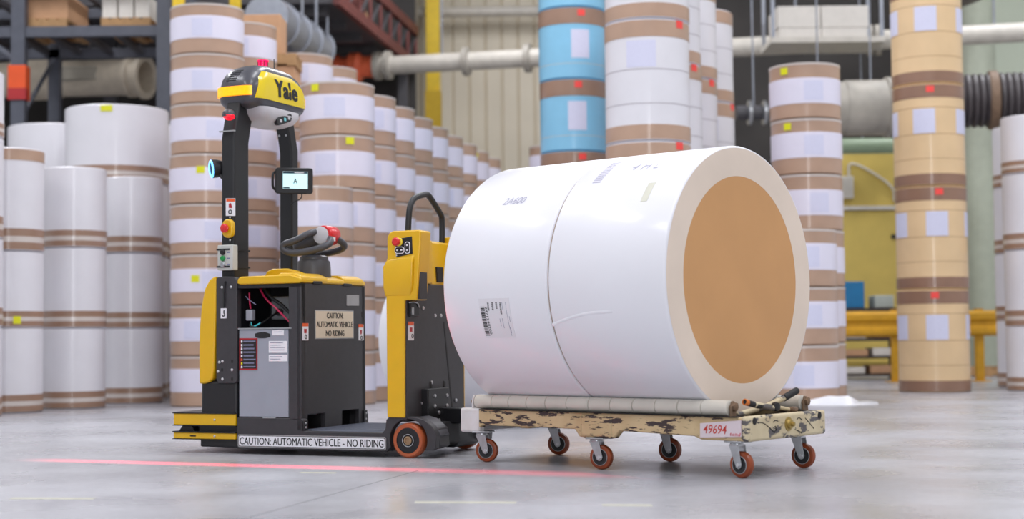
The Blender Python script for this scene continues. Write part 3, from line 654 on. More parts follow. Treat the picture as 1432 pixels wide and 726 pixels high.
# operator screen on the far post
mc = Vector((-1.10, .585, S([(411.5, 253)], .585)[0][1]))
mc.x = S([(411.5, 253)], .585)[0][0]
nn = Vector((.62, -.78, -.05)).normalized(); ex_ = Vector((.78, .62, 0)).normalized(); ez_ = ex_.cross(nn) * -1
ez_ = Vector((0, 0, 1)) - nn * nn.z; ez_.normalize(); ex_ = ez_.cross(nn) ; 
if ex_.x < 0: ex_ = -ex_
def mon(a_, b_, c_): return tuple(mc + ex_ * a_ + ez_ * b_ + nn * c_)
def mbox(hw, hh, r_, c0, c1, dx=0, dz=0):
    g_ = G(); pts = rrect(hw, hh, r_, 4); g_._ex([mon(x + dx, z + dz, c0) for x, z in pts], [mon(x + dx, z + dz, c1) for x, z in pts]); return g_
scw, sch = .118, .082
md = mbox(scw, sch, .018, -.03, .004).build('operator_screen', BLACK, T, .005)
sc_ = mbox(.078, .054, .002, .003, .0055, .006, .004).build('display', SCREEN, md)
put_text('lettering', text_fit('A', .026, .032, bold=.02), lambda x, y: mon(x + .006, y - .001, .0065), INK, sc_)
mbox(.077, .006, .001, .005, .0062, .006, .051).build('status_bar', mat('status_bar', (20, 60, 80), .4), sc_)
mbox(.02, .004, .001, .0055, .0066, -.05, -.044).build('status_bar', mat('status_bar', (20, 60, 80), .4), sc_)
mbox(.03, .003, .001, .0062, .0068, .03, .051).build('status_text', WHITEP, sc_)
g = G(); g.tube([mon(-scw + .01, sch - .02, -.02), mon(-scw - .015, sch - .035, -.01), mon(-scw - .018, 0, 0), mon(-scw - .015, -sch + .035, -.01), mon(-scw + .01, -sch + .02, -.02)], .008, 8); g.build('screen_guard', BLACK, md)
g = G(); g.tube([mon(0, 0, -.028), mon(.02, 0, -.06), (-1.19, .69, mc.z)], .02, 10); g.build('screen_arm', BLACK, md)
g = G(); g.tube([mon(.05, -sch + .01, -.02), mon(.05, -sch - .03, -.02), mon(.0, -sch - .05, -.04), (-1.18, .70, mc.z - .14)], .004, 6); g.build('cable', BLACK, md)
# rear tower
ut = -.012
tw = G().box(-.11, ut, .03, VW - .0, .2, .985).build('tower_body', DARK, T, .006)
tyl = [(-.126, .226), (-.128, .97), (-.134, 1.085), (-.12, 1.125), (-.119, 1.24), (-.105, 1.268), (-.08, 1.278), (.085, 1.278), (.094, 1.268), (.075, 1.0), (.066, .885), (-.012, .885), (-.014, .226)]
for y0, y1 in ((-.012, .12), (VW - .12, VW + .012)):
    tp = G().py(tyl, y0, y1).build('tower_cover', YEL, T, .012, 3)
    if y0 < 0:
        nose = [(-.136, .30), (-.136, 1.06), (-.10, 1.10), (.035, 1.125), (.045, 1.09), (.02, 1.05), (.0, .95), (-.02, .92), (-.02, .30)]
        q = S([(553, 335), (576, 330.5), (577, 355), (554, 360)], -.014)
        cpn = G().py(q, -.016, -.01).build('control_panel', BLACK, tp, .004)
        e_ = S([(556.5, 338.5)], -.016)[0]; g = G(); g.lathe((e_[0] + .006, -.016, e_[1]), (0, -1, 0), [(.025, 0), (.025, .006), (.02, .01)], 20); g.build('stop_collar', YEL2, cpn)
        g = G(); g.lathe((e_[0], -.02, e_[1]), (0, -1, 0), [(.012, 0), (.012, .012), (.023, .014), (.024, .026), (.016, .034)], 24); g.build('stop_button', RED, cpn)
        for qx, qy, w_, h_ in ((559, 350, .03, .02), (570, 346.5, .016, .034)):
            c_ = S([(qx, qy)], -.016)[0]
            kk = G().py([(c_[0] + a_, c_[1] + b_) for a_, b_ in rrect(w_, h_, min(w_, h_) * .8)], -.02, -.014).build('rocker_button', WHITEP, cpn)
            g = G(); g.py([(c_[0] + a_, c_[1] + b_) for a_, b_ in rrect(w_ - .004, h_ - .004, min(w_, h_) * .7)], -.0215, -.018); g.build('button_face', INK, kk)
            dx_, dz_ = (.013, 0) if w_ > h_ else (0, .014)
            for sgn in (-1, 1):
                g = G(); g.py([(c_[0] + sgn * dx_ + a_, c_[1] + sgn * dz_ + b_) for a_, b_ in rrect(.006, .004, .002)], -.0225, -.02); g.build('button_mark', WHITEP, kk)
        q = S([(554.5, 357.5)], -.016)[0]; bolts('bolt', [(q[0], -.016, q[1])], (0, -1, 0), cpn, .004, .003)
# swelling below the control panel
g = G(); g.rings([[(-.137, y_, .905) for y_ in (-.012, .1)][:1] + [(.03, -.012, .905), (.03, .05, .905), (-.137, .05, .905)],
                  [(-.142, -.026, .96), (.045, -.026, .96), (.045, .05, .96), (-.142, .05, .96)],
                  [(-.142, -.028, 1.075), (.05, -.028, 1.10), (.05, .05, 1.10), (-.142, .05, 1.075)],
                  [(-.125, -.013, 1.115), (.055, -.013, 1.145), (.055, .05, 1.145), (-.125, .05, 1.115)]]); g.build('tower_cover_swelling', YEL, T, .012, 3)
g = G(); g.box(.062, .078, .002, .10, .89, 1.17); g.build('tower_trim', DARK, T, .004)
g = G(); g.py([(-.10, .98), (-.02, .98), (-.035, 1.235), (-.10, 1.25)], .12, VW - .12); g.build('tower_back', YEL, T, .008)
g = G(); g.px([(.235, .985), (.285, 1.24), (.33, 1.24), (.33, .985)], -.04, .0); g.build('tower_rib', YEL, T, .01)
g = G(); g.px([(.42, 1.0), (.42, 1.09), (.50, 1.09), (.50, 1.0)], -.04, -.012); g.build('cup_recess', INK, T, .004)
g = G(); g.tube([(-.09, .19, 1.24), (-.09, .20, 1.36), (-.09, .22, 1.44), (-.09, .27, 1.49), (-.09, .43, 1.525), (-.09, .47, 1.52), (-.09, .63, 1.42), (-.09, .65, 1.39), (-.09, .645, 1.24)], .018, 12, 2); g.build('grab_handle', BLACK, T)
# rear panel details
g = G(); g.px(RR([(568, 420), (584, 400), (621, 399), (621, 450), (632, 575), (632, 590), (568, 588)], ut + .004), ut, ut + .006); rp = g.build('rear_cover', DARK, T, .002)
g = G(); g.px(RR([(620, 450), (621.6, 450), (633.6, 575), (632, 575)], ut + .007), ut + .001, ut + .0075); g.build('panel_gap', INK, rp)
lq = RR([(571, 421), (583, 421), (584, 442), (571, 443)], ut + .006); lt = G().px(lq, ut + .004, ut + .02).build('latch', BLACK, rp, .004)
g = G(); g.px(RR([(575.5, 430), (578, 430), (578, 440), (575.5, 440)], ut + .02), ut + .018, ut + .026); g.build('latch_key', STEEL, lt, .002)
g = G(); p4 = RR([(572, 423), (578, 422), (584, 424), (586, 430)], ut + .022); g.tube([(ut + .024, a_, b_) for a_, b_ in p4], .004, 8); g.build('latch_wire', STEEL, lt)
wl = rdecal(rp, 'warning_label', [(571, 450), (578.5, 450), (578.5, 476), (571, 476)], ut + .007, WHITEP, .002)
rdecal(wl, 'label_header', [(571, 450), (578.5, 450), (578.5, 455), (571, 455)], ut + .009, ORANGE, .001)
rdecal(wl, 'label_symbol', [(573, 458), (576.5, 458), (576.5, 464), (573, 464)], ut + .009, mat('label_red', (170, 30, 40)), .001)
pc = RR([(574.8, 470)], ut)[0]; g = G(); g.torus((ut + .0095, pc[0], pc[1]), (1, 0, 0), .01, .0025, 16, 6); g.build('label_symbol', INK, wl)
bolts('bolt', [(ut + .006, *RR([q], ut)[0]) for q in ((590, 431), (607, 441.5), (615, 441.5), (589, 564), (636, 560), (586, 351), (602, 535))], (1, 0, 0), rp, .011, .008)
# hitch block and drawbar stub
hb_ = RR([(599, 544), (628, 543), (628, 588), (600, 592)], ut + .05); y0, y1, z0, z1 = hb_[0][0], hb_[1][0], hb_[3][1], hb_[0][1]
hb2 = G().box(ut, ut + .05, y0, y1, z0, z1).build('hitch_block', BLACK, T, .006)
bolts('bolt', [(ut + .05, *RR([q], ut + .05)[0]) for q in ((608, 554), (625, 553), (608, 568), (625, 567), (614, 577), (614, 588))], (1, 0, 0), hb2, .011, .008)
for q in ((601, 538), (620, 537)):
    yq, zq = RR([q], ut)[0]; g = G(); g.box(ut, ut + .012, yq - .014, yq + .014, zq - .03, zq + .02); g.build('hitch_slot', INK, hb2, .006)
g = G(); g.rings([[(ut + .04, .33, .175), (ut + .04, .46, .175), (ut + .04, .46, .265), (ut + .04, .33, .265)], [(.30, .27, .18), (.30, .40, .18), (.30, .40, .262), (.30, .27, .262)], [(.44, .22, .19), (.46, .31, .19), (.46, .31, .255), (.44, .22, .255)]]); g.build('drawbar', BLACK, T, .006)

# ================================================================== ROLL CART
C = empty('roll_cart', CF.o, CF.rz, 'worn cream steel cart with long plastic rollers and orange casters under two white rolls', 'cart')
def chipped(name, base, chip, amt, scale, stretch):
    m = bpy.data.materials.new(name); m.use_nodes = True; nt = m.node_tree; b = nt.nodes['Principled BSDF']
    tc = nt.nodes.new('ShaderNodeTexCoord'); mp_ = nt.nodes.new('ShaderNodeMapping'); mp_.inputs['Scale'].default_value = stretch
    nt.links.new(tc.outputs['Object'], mp_.inputs['Vector'])
    n = nt.nodes.new('ShaderNodeTexNoise'); n.inputs['Scale'].default_value = scale; n.inputs['Detail'].default_value = 8; n.inputs['Roughness'].default_value = .65
    nt.links.new(mp_.outputs['Vector'], n.inputs['Vector'])
    r = nt.nodes.new('ShaderNodeValToRGB'); r.color_ramp.elements[0].position = amt; r.color_ramp.elements[1].position = amt + .02
    r.color_ramp.elements[0].color = (*lin(base), 1); r.color_ramp.elements[1].color = (*lin(chip), 1)
    nt.links.new(n.outputs['Fac'], r.inputs['Fac'])
    n2 = nt.nodes.new('ShaderNodeTexNoise'); n2.inputs['Scale'].default_value = 6; n2.inputs['Detail'].default_value = 5
    nt.links.new(tc.outputs['Object'], n2.inputs['Vector'])
    mx = nt.nodes.new('ShaderNodeMixRGB'); mx.blend_type = 'MULTIPLY'; mx.inputs[0].default_value = .5
    r2 = nt.nodes.new('ShaderNodeValToRGB'); r2.color_ramp.elements[0].position = .3; r2.color_ramp.elements[1].position = .65
    r2.color_ramp.elements[0].color = (.55, .45, .32, 1); r2.color_ramp.elements[1].color = (1, 1, 1, 1)
    nt.links.new(n2.outputs['Fac'], r2.inputs['Fac'])
    nt.links.new(r.outputs['Color'], mx.inputs[1]); nt.links.new(r2.outputs['Color'], mx.inputs[2])
    nt.links.new(mx.outputs[0], b.inputs['Base Color']); b.inputs['Roughness'].default_value = .55
    bp = nt.nodes.new('ShaderNodeBump'); bp.inputs['Strength'].default_value = .5; bp.inputs['Distance'].default_value = .004; bp.invert = True
    nt.links.new(r.outputs['Color'], bp.inputs['Height']); nt.links.new(bp.outputs['Normal'], b.inputs['Normal'])
    return m
CHIP = chipped('chipped_cream_paint', (206, 182, 142), (66, 52, 52), .53, 7, (1, 1, 4.5))
CHIP2 = chipped('scraped_cream_paint', (210, 196, 164), (96, 92, 94), .545, 7, (1, 1.0, 2.2))
CHIPW = chipped('chipped_white_paint', (224, 222, 226), (110, 98, 90), .66, 16, (1, 1, 1))
TUBE = mat('ivory_plastic_tube', (206, 200, 190), .4, var=.05, scale=5)
RUST = mat('rusty_steel', (120, 96, 76), .6, var=.25, scale=30)
LX, RX, NY, FY = -1.745, .09, -.37, .34
beam = [(LX + .12, .175), (LX + .16, .2), (-.95, .2), (-.92, .162), (-.70, .162), (-.665, .2), (-.22, .19), (-.18, .175), (RX - .012, .175), (RX - .012, .286), (LX + .12, .286)]
for y0, y1 in ((NY, NY + .045), (FY - .045, FY)):
    nb = G().py(beam, y0, y1).build('side_beam', CHIP, C, .006)
for y0, y1 in ((NY - .006, NY + .05), (FY - .05, FY + .006)):
    g = G(); g.box(LX, LX + .14, y0, y1, .158, .29); g.build('corner_block', CHIPW, C, .014, 3)
    g = G(); g.box(-.915, -.705, y0 - .002, y1, .158, .282); g.build('centre_block', CHIP, C, .02, 3)
g = G(); g.box(LX, LX + .05, NY + .04, FY - .04, .16, .285); g.build('end_beam', CHIPW, C, .008)
eb = G().box(RX - .045, RX, NY - .004, FY + .004, .173, .292).build('end_beam', CHIP2, C, .014, 3)
for y_ in (-.325, .28):
    g = G(); g.lathe((RX + .001, y_, .268), (1, 0, 0), [(.017, -.004), (.017, .0015), (.008, .003)], 20); g.build('bolt_hole', INK, eb)
g = G(); g.lathe((RX, -.02, .24), (1, 0, 0), [(.034, 0), (.034, .004), (.024, .006), (.022, .018), (.011, .02), (.011, .034), (.005, .036)], 24); g.build('hub_nut', mat('brass_nut', (170, 146, 84), .35, metal=.7), eb)
for pts in ([(-.30, .262), (-.25, .258), (-.2, .235), (-.15, .205)], [(-.16, .255), (-.14, .265), (-.115, .258)], [(-.155, .23), (-.135, .238), (-.14, .225), (-.125, .215), (-.15, .212)], [(.06, .258), (.08, .268), (.11, .252)], [(.14, .26), (.18, .235), (.22, .205)], [(.04, .21), (.08, .2), (.1, .19)]):
    g = G(); g.tube([(RX + .0005, a_, b_) for a_, b_ in pts], .0022, 6); g.build('scratch', INK, eb)
for xx in (-1.32, -.81, -.4):
    g = G(); g.box(xx - .03, xx + .03, NY + .04, FY - .04, .19, .24); g.build('cross_member', CHIP, C)
g = G(); g.box(LX + .05, RX - .045, NY + .045, FY - .045, .225, .243); g.build('deck_plate', mat('dark_deck', (74, 66, 60), .7), C)
for y_ in (NY + .02, FY - .02):
    g = G(); g.box(LX + .15, RX - .06, y_ - .035, y_ + .04, .286, .2885); g.build('roller_bed', INK, C)
# long rollers made of sleeves on a shaft, resting in end lugs
ROR, ROZ = .0375, .3255
for y_ in (-.335, .335):
    sh_ = G().cyl((LX + .06, y_, ROZ), (-.0, y_, ROZ), .013, 12).build('roller_shaft', RUST, C)
    segs = [-1.635 + .159 * k for k in range(6)]; segs = [-1.64 + k * .13 for k in range(7)]
    ed = [-1.645, -1.535, -1.425, -1.31, -1.185, -1.05, -.86, -.857, -.70, -.56, -.42, -.28, -.15, -.035]
    ed = [-1.645, -1.52, -1.40, -1.275, -1.145, -1.005, -.862, -.725, -.585, -.45, -.315, -.18, -.035]
    for a_, b_ in zip(ed, ed[1:]):
        g = G(); g.lathe((a_ + .0012, y_, ROZ), (1, 0, 0), [(ROR - .003, 0), (ROR, .002), (ROR, b_ - a_ - .0044), (ROR - .003, b_ - a_ - .0024)], 28); g.build('roller_sleeve', TUBE, sh_)
    for xx in (LX + .075, -.862, -.022):
        if xx == -.862: continue
        lg = G().px([(y_ - .022, .285), (y_ + .022, .285), (y_ + .02, .335), (y_ + .008, .36), (y_ - .008, .36), (y_ - .02, .335)], xx - .005, xx + .007).build('roller_lug', RUST if xx > -1 else CHIPW, C, .003)
        if xx > -1:
            g = G(); g.lathe((xx + .006, y_, .335), (1, 0, 0), [(.019, 0), (.02, .016), (.01, .02)], 6); g.build('lug_nut', RUST, lg)
# sticker
q = [CF.side(*p__, NY - .002) for p__ in ((980, 592), (1037, 588), (1037, 611), (980, 612))]
st_ = G().py(q, NY - .008, NY + .001).build('number_sticker', mat('sticker_white', (214, 200, 206), .45, var=.05), C)
cx, cz = sum(a_ for a_, _ in q) / 4 - .03, sum(b_ for _, b_ in q) / 4
put_text('lettering', text_fit('49694', .13, .042, shear=.2, bold=.004), lambda x, y: (cx + x, NY - .009, cz + y), REDINK, st_)
for k in range(7):
    g = G(); x_ = cx + .085 + k * .0085; g._ex([(x_, NY - .009, cz - .028), (x_ + .003, NY - .009, cz - .028), (x_ + .006, NY - .009, cz - .014 - .004 * (k % 3)), (x_ + .002, NY - .009, cz - .014 - .004 * (k % 2))], [(x_, NY - .007, cz - .028), (x_ + .003, NY - .007, cz - .028), (x_ + .006, NY - .007, cz - .014 - .004 * (k % 3)), (x_ + .002, NY - .007, cz - .014 - .004 * (k % 2))]); g.build('lettering', mat('crimson_ink', (190, 20, 50), .5), st_)
# casters
def caster(x, y, rz, zt):
    e = G(); L = .04
    def w(px_, py_, pz_):
        c_, s_ = math.cos(rz), math.sin(rz); return (x + c_ * px_ - s_ * py_, y + s_ * px_ + c_ * py_, pz_)
    def tr(gg):
        for v in gg.bm.verts: v.co = Vector(w(*v.co))
        return gg
    zt_ = zt
    pl_ = tr(G().box(-.07, .03, -.045, .045, zt_ - .008, zt_ + .001)).build('caster', STEEL, C, .002)
    tr(G().lathe((-.03, 0, zt_ - .022), (0, 0, 1), [(.03, 0), (.032, .006), (.028, .016)], 20)).build('swivel_ring', STEEL, pl_)
    for s_ in (-1, 1):
        yy = s_ * .027
        tr(G().py([(-.055, zt_ - .02), (.0, zt_ - .02), (.004, zt_ - .04), (.018, .064), (.013, .05), (0, .044), (-.013, .05), (-.018, .062)], yy - .002, yy + .002)).build('fork_plate', STEEL, pl_, .001)
    tr(G().box(-.055, .0, -.027, .027, zt_ - .024, zt_ - .018)).build('fork_crown', STEEL, pl_)
    wh = tr(G().lathe((0, -.02, .0632), (0, 1, 0), [(.038, .001), (.05, 0), (.059, .004), (.063, .014), (.063, .026), (.059, .036), (.05, .04), (.038, .039)], 36)).build('caster_wheel', TIRE2, pl_)
    for s_ in (-1, 1):
        tr(G().lathe((0, s_ * .0205, .0632), (0, s_, 0), [(.041, -.004), (.041, .0012), (.037, .0014), (.034, .0004), (.02, .0006), (.018, .004)], 28)).build('wheel_hub', BLACK, wh)
        tr(G().torus((0, s_ * .021, .0632), (0, 1, 0), .041, .0022, 28, 6)).build('hub_ring', STEEL, wh)
    tr(G().cyl((0, -.036, .0632), (0, .036, .0632), .009, 6)).build('axle_bolt', BOLT, pl_)
rel = math.radians(67 - 49)
for (x, y, da, zt) in ((-1.593, -.325, 4, .166), (-.805, -.335, -8, .162), (.018, -.325, -24, .175), (-.016, .30, -14, .175), (-.788, .24, 0, .19), (-1.575, .265, 6, .17)):
    caster(x, y, rel + R(da), zt)
# mounting plates under the frame that the far casters bolt to
for x, y in ((-.788, .27), (-1.575, .28)):
    g = G(); g.box(x - .1, x + .07, y - .07, FY - .03, .168 if x < -1 else .188, .2); g.build('caster_mount', CHIP, C, .004)
# lift lever lying on the end of the cart
uE = .02
def ce(px_, py_, u_=uE): yy, zz = CF.rear(px_, py_, u_); return Vector((u_, yy, zz))
lv = G().tube([ce(1042, 562.5, .03), ce(1058, 567, .03), ce(1085, 571, .02)], .0145, 12, 0).build('lever_tube', BLK2, C)
g = G(); g.tube([ce(1054, 566, .03) , ce(1081, 571, .022)], .0152, 12, 0); g.build('worn_sleeve', CHIP2, lv)
g = G(); d_ = (ce(1042, 562.5, .03) - ce(1058, 567, .03)).normalized(); g.lathe(ce(1042, 562.5, .03) - d_ * .02, d_, [(.0152, 0), (.0155, .024), (.011, .025), (.010, .01)], 16, cap=False); g.build('tube_end', mat('orange_rust', (206, 112, 40), .6), lv)
lv2 = G().tube([ce(1030, 581, -.03), ce(1070, 569, -.03), ce(1098, 556, -.03)], .014, 12, 0).build('lever_pole', CHIP2, C)
g = G(); g.tube([ce(1096, 557, -.03), ce(1114, 546.5, -.03)], .0175, 14, 0); g.build('lever_grip', BLK2, lv2)
g = G(); g.lathe(ce(1085, 569, .03), (1, -.2, 0), [(.022, -.012), (.024, 0), (.02, .012), (.008, .014)], 20); g.build('lever_joint', BLACK, lv)
g = G(); g.tube([ce(1088, 570, .0), ce(1104, 573, .02), ce(1112, 574, .02)], .010, 10); g.build('lever_link', CHIP2, lv)
g = G(); q = ce(1109, 570, .03); g.box(q.x - .02, q.x + .02, q.y - .02, q.y + .02, .29, .315); g.build('lever_clamp', RUST, C, .008)

# ================================================================== THE TWO ROLLS ON THE CART
RR_, RZ, RE, RL = .667, .943, -.165, .708
dzc = math.sqrt((RR_ + ROR) ** 2 - .335 ** 2); RZ = ROZ + dzc + .001
WRAPW = mat('white_wrapped_paper', (230, 229, 236), .4, coat=.35, var=.012, scale=2)
ENDF = mat('milky_end_film', (224, 206, 190), .38, coat=.4, var=.06, scale=2.5, bump=.15, bscale=5)
ENDK = mat('kraft_end_disc', (201, 150, 98), .6, var=.04, scale=3)
def big_roll(name, frame, ue, z, r, L, label, group=None):
    o = empty(name, frame.o + frame.u * ue + Vector((0, 0, z)), frame.rz, label, 'paper roll', group)
    b = G().lathe((0, 0, 0), (-1, 0, 0), [(r - .014, .001), (r - .004, .004), (r, .013), (r, L - .013), (r - .004, L - .004), (r - .014, L - .001)], 96, cap=False).build('paper_wrap', WRAPW, o, angle=60)
    for x_, s_ in ((0, 1), (-L, -1)):
        f_ = G(); f_.lathe((x_ - s_ * .02, 0, 0), (s_, 0, 0), [(r - .011, .0195), (r - .05, .021), (r * .772, .018), (r * .772, .002)], 96, cap=False); f_.build('end_film', ENDF, o, angle=60)
        f_ = G(); f_.lathe((x_ - s_ * .01, 0, 0), (s_, 0, 0), [(r * .775, -.004), (r * .773, .0075)], 96); f_.build('end_disc', ENDK, o)
    return o
r1 = big_roll('wrapped_paper_roll', CF, RE, RZ, RR_, RL, 'big white roll on the cart with brown end disc facing out', 'white rolls on the cart')
r2 = big_roll('wrapped_paper_roll', CF, RE - RL - .007, RZ, RR_, RL, 'big white roll on the cart with barcode label, next to the tractor', 'white rolls on the cart')
def onroll(px_, py_, ue):
    """pixel -> (axial x, angle) on the roll surface, in the roll's own frame"""
    o_ = cO - (CF.o + CF.u * ue + Vector((0, 0, RZ))); d_ = ray(px_, py_)
    ox, oy, oz = o_.dot(CF.u), o_.dot(CF.v), o_.z; dx, dy, dz = d_.dot(CF.u), d_.dot(CF.v), d_.z
    A_, B_, C_ = dy * dy + dz * dz, 2 * (oy * dy + oz * dz), oy * oy + oz * oz - RR_ ** 2
    t = (-B_ - math.sqrt(B_ * B_ - 4 * A_ * C_)) / (2 * A_)
    return ox + dx * t, math.atan2(oz + dz * t, oy + dy * t)
def cyl_pt(x, a_, off): return (x, (RR_ + off) * math.cos(a_), (RR_ + off) * math.sin(a_))
def roll_patch(parent, nm, x0, x1, a0, a1, material, off=.0012, n=8):
    g_ = G(); rs = []
    for i in range(n + 1):
        a_ = a0 + (a1 - a0) * i / n
        rs.append([cyl_pt(x0, a_, -.002), cyl_pt(x0, a_, off), cyl_pt(x1, a_, off), cyl_pt(x1, a_, -.002)])
    return g_.rings(rs).build(nm, material, parent)
ue2 = RE - RL - .007
(xa, aa), (xb, ab) = onroll(669, 418, ue2), onroll(722, 472, ue2)
lb = roll_patch(r2, 'shipping_label', xa, xb + .0, aa, ab, mat('label_paper', (222, 220, 226), .5, var=.01))
aw = ab - aa; xw = xb - xa
rnd = random.Random(3); t = .2
while t < .92:
    w_ = rnd.choice((.008, .014, .022)); roll_patch(lb, 'barcode_bar', xa + xw * .04, xa + xw * .17, aa + aw * t, aa + aw * (t + w_), INK, .002, 1); t += w_ + rnd.choice((.008, .012, .02))
for cx_, t0, t1 in ((.28, .1, .28), (.42, .1, .3), (.55, .1, .26), (.68, .1, .38)):
    t = t0
    while t < t1:
        w_ = rnd.choice((.008, .016)); roll_patch(lb, 'barcode_bar', xa + xw * cx_, xa + xw * (cx_ + .05), aa + aw * t, aa + aw * (t + w_), INK, .002, 1); t += w_ + .011
for cx_, t0, t1 in ((.76, .1, .3), (.88, .1, .95), (.94, .45, .6), (.62, .5, .7), (.70, .5, .75), (.9, .72, .88)):
    roll_patch(lb, 'print_line', xa + xw * cx_, xa + xw * (cx_ + .008), aa + aw * t0, aa + aw * t1, GINK, .002, 3)
me = text_fit('2471240200', (abs(aw) * RR_) * .7, .016)
put_text('lettering', me, lambda x, y: cyl_pt(xa + xw * .19 + .008 + y, aa + aw * .55 + (x / RR_) * (1 if aw > 0 else -1), .0022), INK, lb)
(xh, ah) = onroll(720, 281, ue2)
put_text('handwriting', text_fit('2A600', .15, .022, shear=.3), lambda x, y: cyl_pt(xh + x, ah - y / RR_ * 2.2, .0015), PENCIL, r2)
(xh, ah) = onroll(905, 232, RE)
put_text('handwriting', text_fit('4 H L', .17, .03, shear=.3), lambda x, y: cyl_pt(xh + x, ah - y / RR_ * 2.4, .0015), PENCIL, r1)
(x1_, a1_), (x2_, a2_) = onroll(858, 228, RE), onroll(868, 254, RE)
for k in range(12):
    roll_patch(r1, 'barcode_bar', x1_, x1_ + .05, a1_ + (a2_ - a1_) * (k / 12), a1_ + (a2_ - a1_) * (k / 12 + .045), mat('pale_print', (186, 182, 200), .5), .0012, 1)
(x1_, a1_), (x2_, a2_) = onroll(908, 256, RE), onroll(922, 280, RE)
roll_patch(r1, 'paper_tab', x1_, x1_ + .04, a1_, a2_, mat('buff_tab', (206, 204, 190), .5))
# raised edge of loose film where the wrap overlaps on the outer roll
(x1_, a1_), (x2_, a2_) = onroll(772, 452, RE), onroll(856, 434, RE)
g = G(); nn_ = 16; rows = []
for i in range(nn_ + 1):
    t = i / nn_; x_ = x1_ + (x2_ - x1_) * t; top = a1_ + (a2_ - a1_) * math.sin(math.pi * .5 * min(1, t * 1.25)) - .03 * max(0, t - .8)
    hgt = .0022 * math.sin(math.pi * t) * (1 + .5 * math.sin(t * 17))
    rows.append([cyl_pt(x_, top, -.001), cyl_pt(x_, top + .006, hgt + .0005), cyl_pt(x_, top + .022, hgt * .4 + .0005), cyl_pt(x_, top + .028, -.001)])
g.rings(rows); g.build('film_flap', mat('loose_film', (232, 231, 238), .15, coat=.9), r1, angle=60)
# a further big roll lying behind the tractor tower
F2 = Frame(wp(610, 480, 12.3).to_2d().to_3d(), 49)
big_roll('wrapped_paper_roll', F2, 1.42, .661, .66, 1.42, 'big white roll lying on the floor behind the tractor tower')

# ================================================================== OVERHEAD AND BACKGROUND EQUIPMENT
PIPEW = mat('pale_pipe_paint', (206, 200, 190), .45, var=.08)
ORV = mat('orange_valve', (248, 116, 76), .5, var=.1, scale=12)
DSTEEL = mat('dark_steel', (74, 72, 76), .55, var=.15)
RSTEEL = mat('red_oxide_steel', (112, 58, 54), .6, var=.2)
GALV = mat('galvanised_sheet', (150, 154, 164), .35, metal=.4, var=.1)
BLUEST = mat('rack_blue_grey', (80, 83, 94), .5, var=.1)
YPOST = mat('yellow_post_paint', (226, 190, 30), .5, var=.08)
CARD = mat('cardboard', (196, 152, 116), .7, var=.06)
WOOD = mat('pallet_wood', (176, 138, 96), .75, var=.15)
WBOX = mat('white_carton', (222, 216, 208), .6, var=.04)
YMACH = mat('yellow_machine_paint', (206, 180, 92), .55, var=.1, scale=2)
GREYD = mat('duct_grey', (170, 164, 154), .5, var=.2, scale=3)
# main pipe right across
pa, pb = wp(400, 99, 25.4), wp(1500, 42, 22.6); zz = (pa.z + pb.z) / 2; pa.z = pb.z = zz
mp_ = G().cyl(pa, pb, .15, 24).build('overhead_pipe', PIPEW); tag(mp_, 'long pale overhead pipe running across the hall behind the stacks', 'pipe')
dd = (pb - pa).normalized()
def on_pipe(px_):
    best = min((abs((pa + (pb - pa) * (k / 2000)).x / (pa + (pb - pa) * (k / 2000)).y - (px_ - 716) / FPX), k) for k in range(2001)); return pa + (pb - pa) * (best[1] / 2000)
for px_ in (530, 545, 655, 742, 1224, 1236):
    q = on_pipe(px_); g = G(); g.lathe(q - dd * .06, dd, [(.15, 0), (.24, .01), (.24, .1), (.15, .11)], 24); g.build('pipe_flange', GREYD, mp_)
q0, q1 = on_pipe(466), on_pipe(529)
vl_ = G().lathe(q0, dd, [(.16, 0), (.22, .03), (.22, .12), (.18, .15), (.18, (q1 - q0).length * .35), (.25, (q1 - q0).length * .42), (.25, (q1 - q0).length * .6), (.18, (q1 - q0).length * .68), (.18, (q1 - q0).length - .1), (.22, (q1 - q0).length - .06), (.22, (q1 - q0).length)], 28).build('pipe_valve', ORV, mp_); vl_['label'] = 'orange valve section of the pipe'
for px_ in (417, 490, 524, 620, 1120, 1400):
    q = on_pipe(px_); g = G(); g.cyl(q + Vector((0, 0, .1)), (q.x, q.y, 5.47 if q.x < -1.9 else 9.99), .018, 8); g.build('hanger_rod', GALV, mp_)
# upper thin pipe on the cream wall
a_, b_ = wp(585, 17, 28.6), wp(800, 8, 28.6); b_.z = a_.z
tag(G().cyl(a_, b_, .1, 16).build('wall_pipe', PIPEW), 'thin pipe running along the top of the cream wall', 'pipe')
# yellow column in front of the cream wall
q = wp(606, 100, 28.0); yc = G().box(q.x - .13, q.x + .13, q.y - .13, q.y + .13, 0, 9.98).build('yellow_column', YPOST, None, .01); tag(yc, 'yellow painted steel column in front of the cream wall', 'column')
q2 = wp(606, 150, 27.86); g = G(); g.box(q2.x - .15, q2.x + .15, q2.y - .06, q2.y + .2, q2.z - .5, q2.z + .3); g.build('column_sleeve', mat('ochre_sleeve', (196, 160, 24), .6), yc)
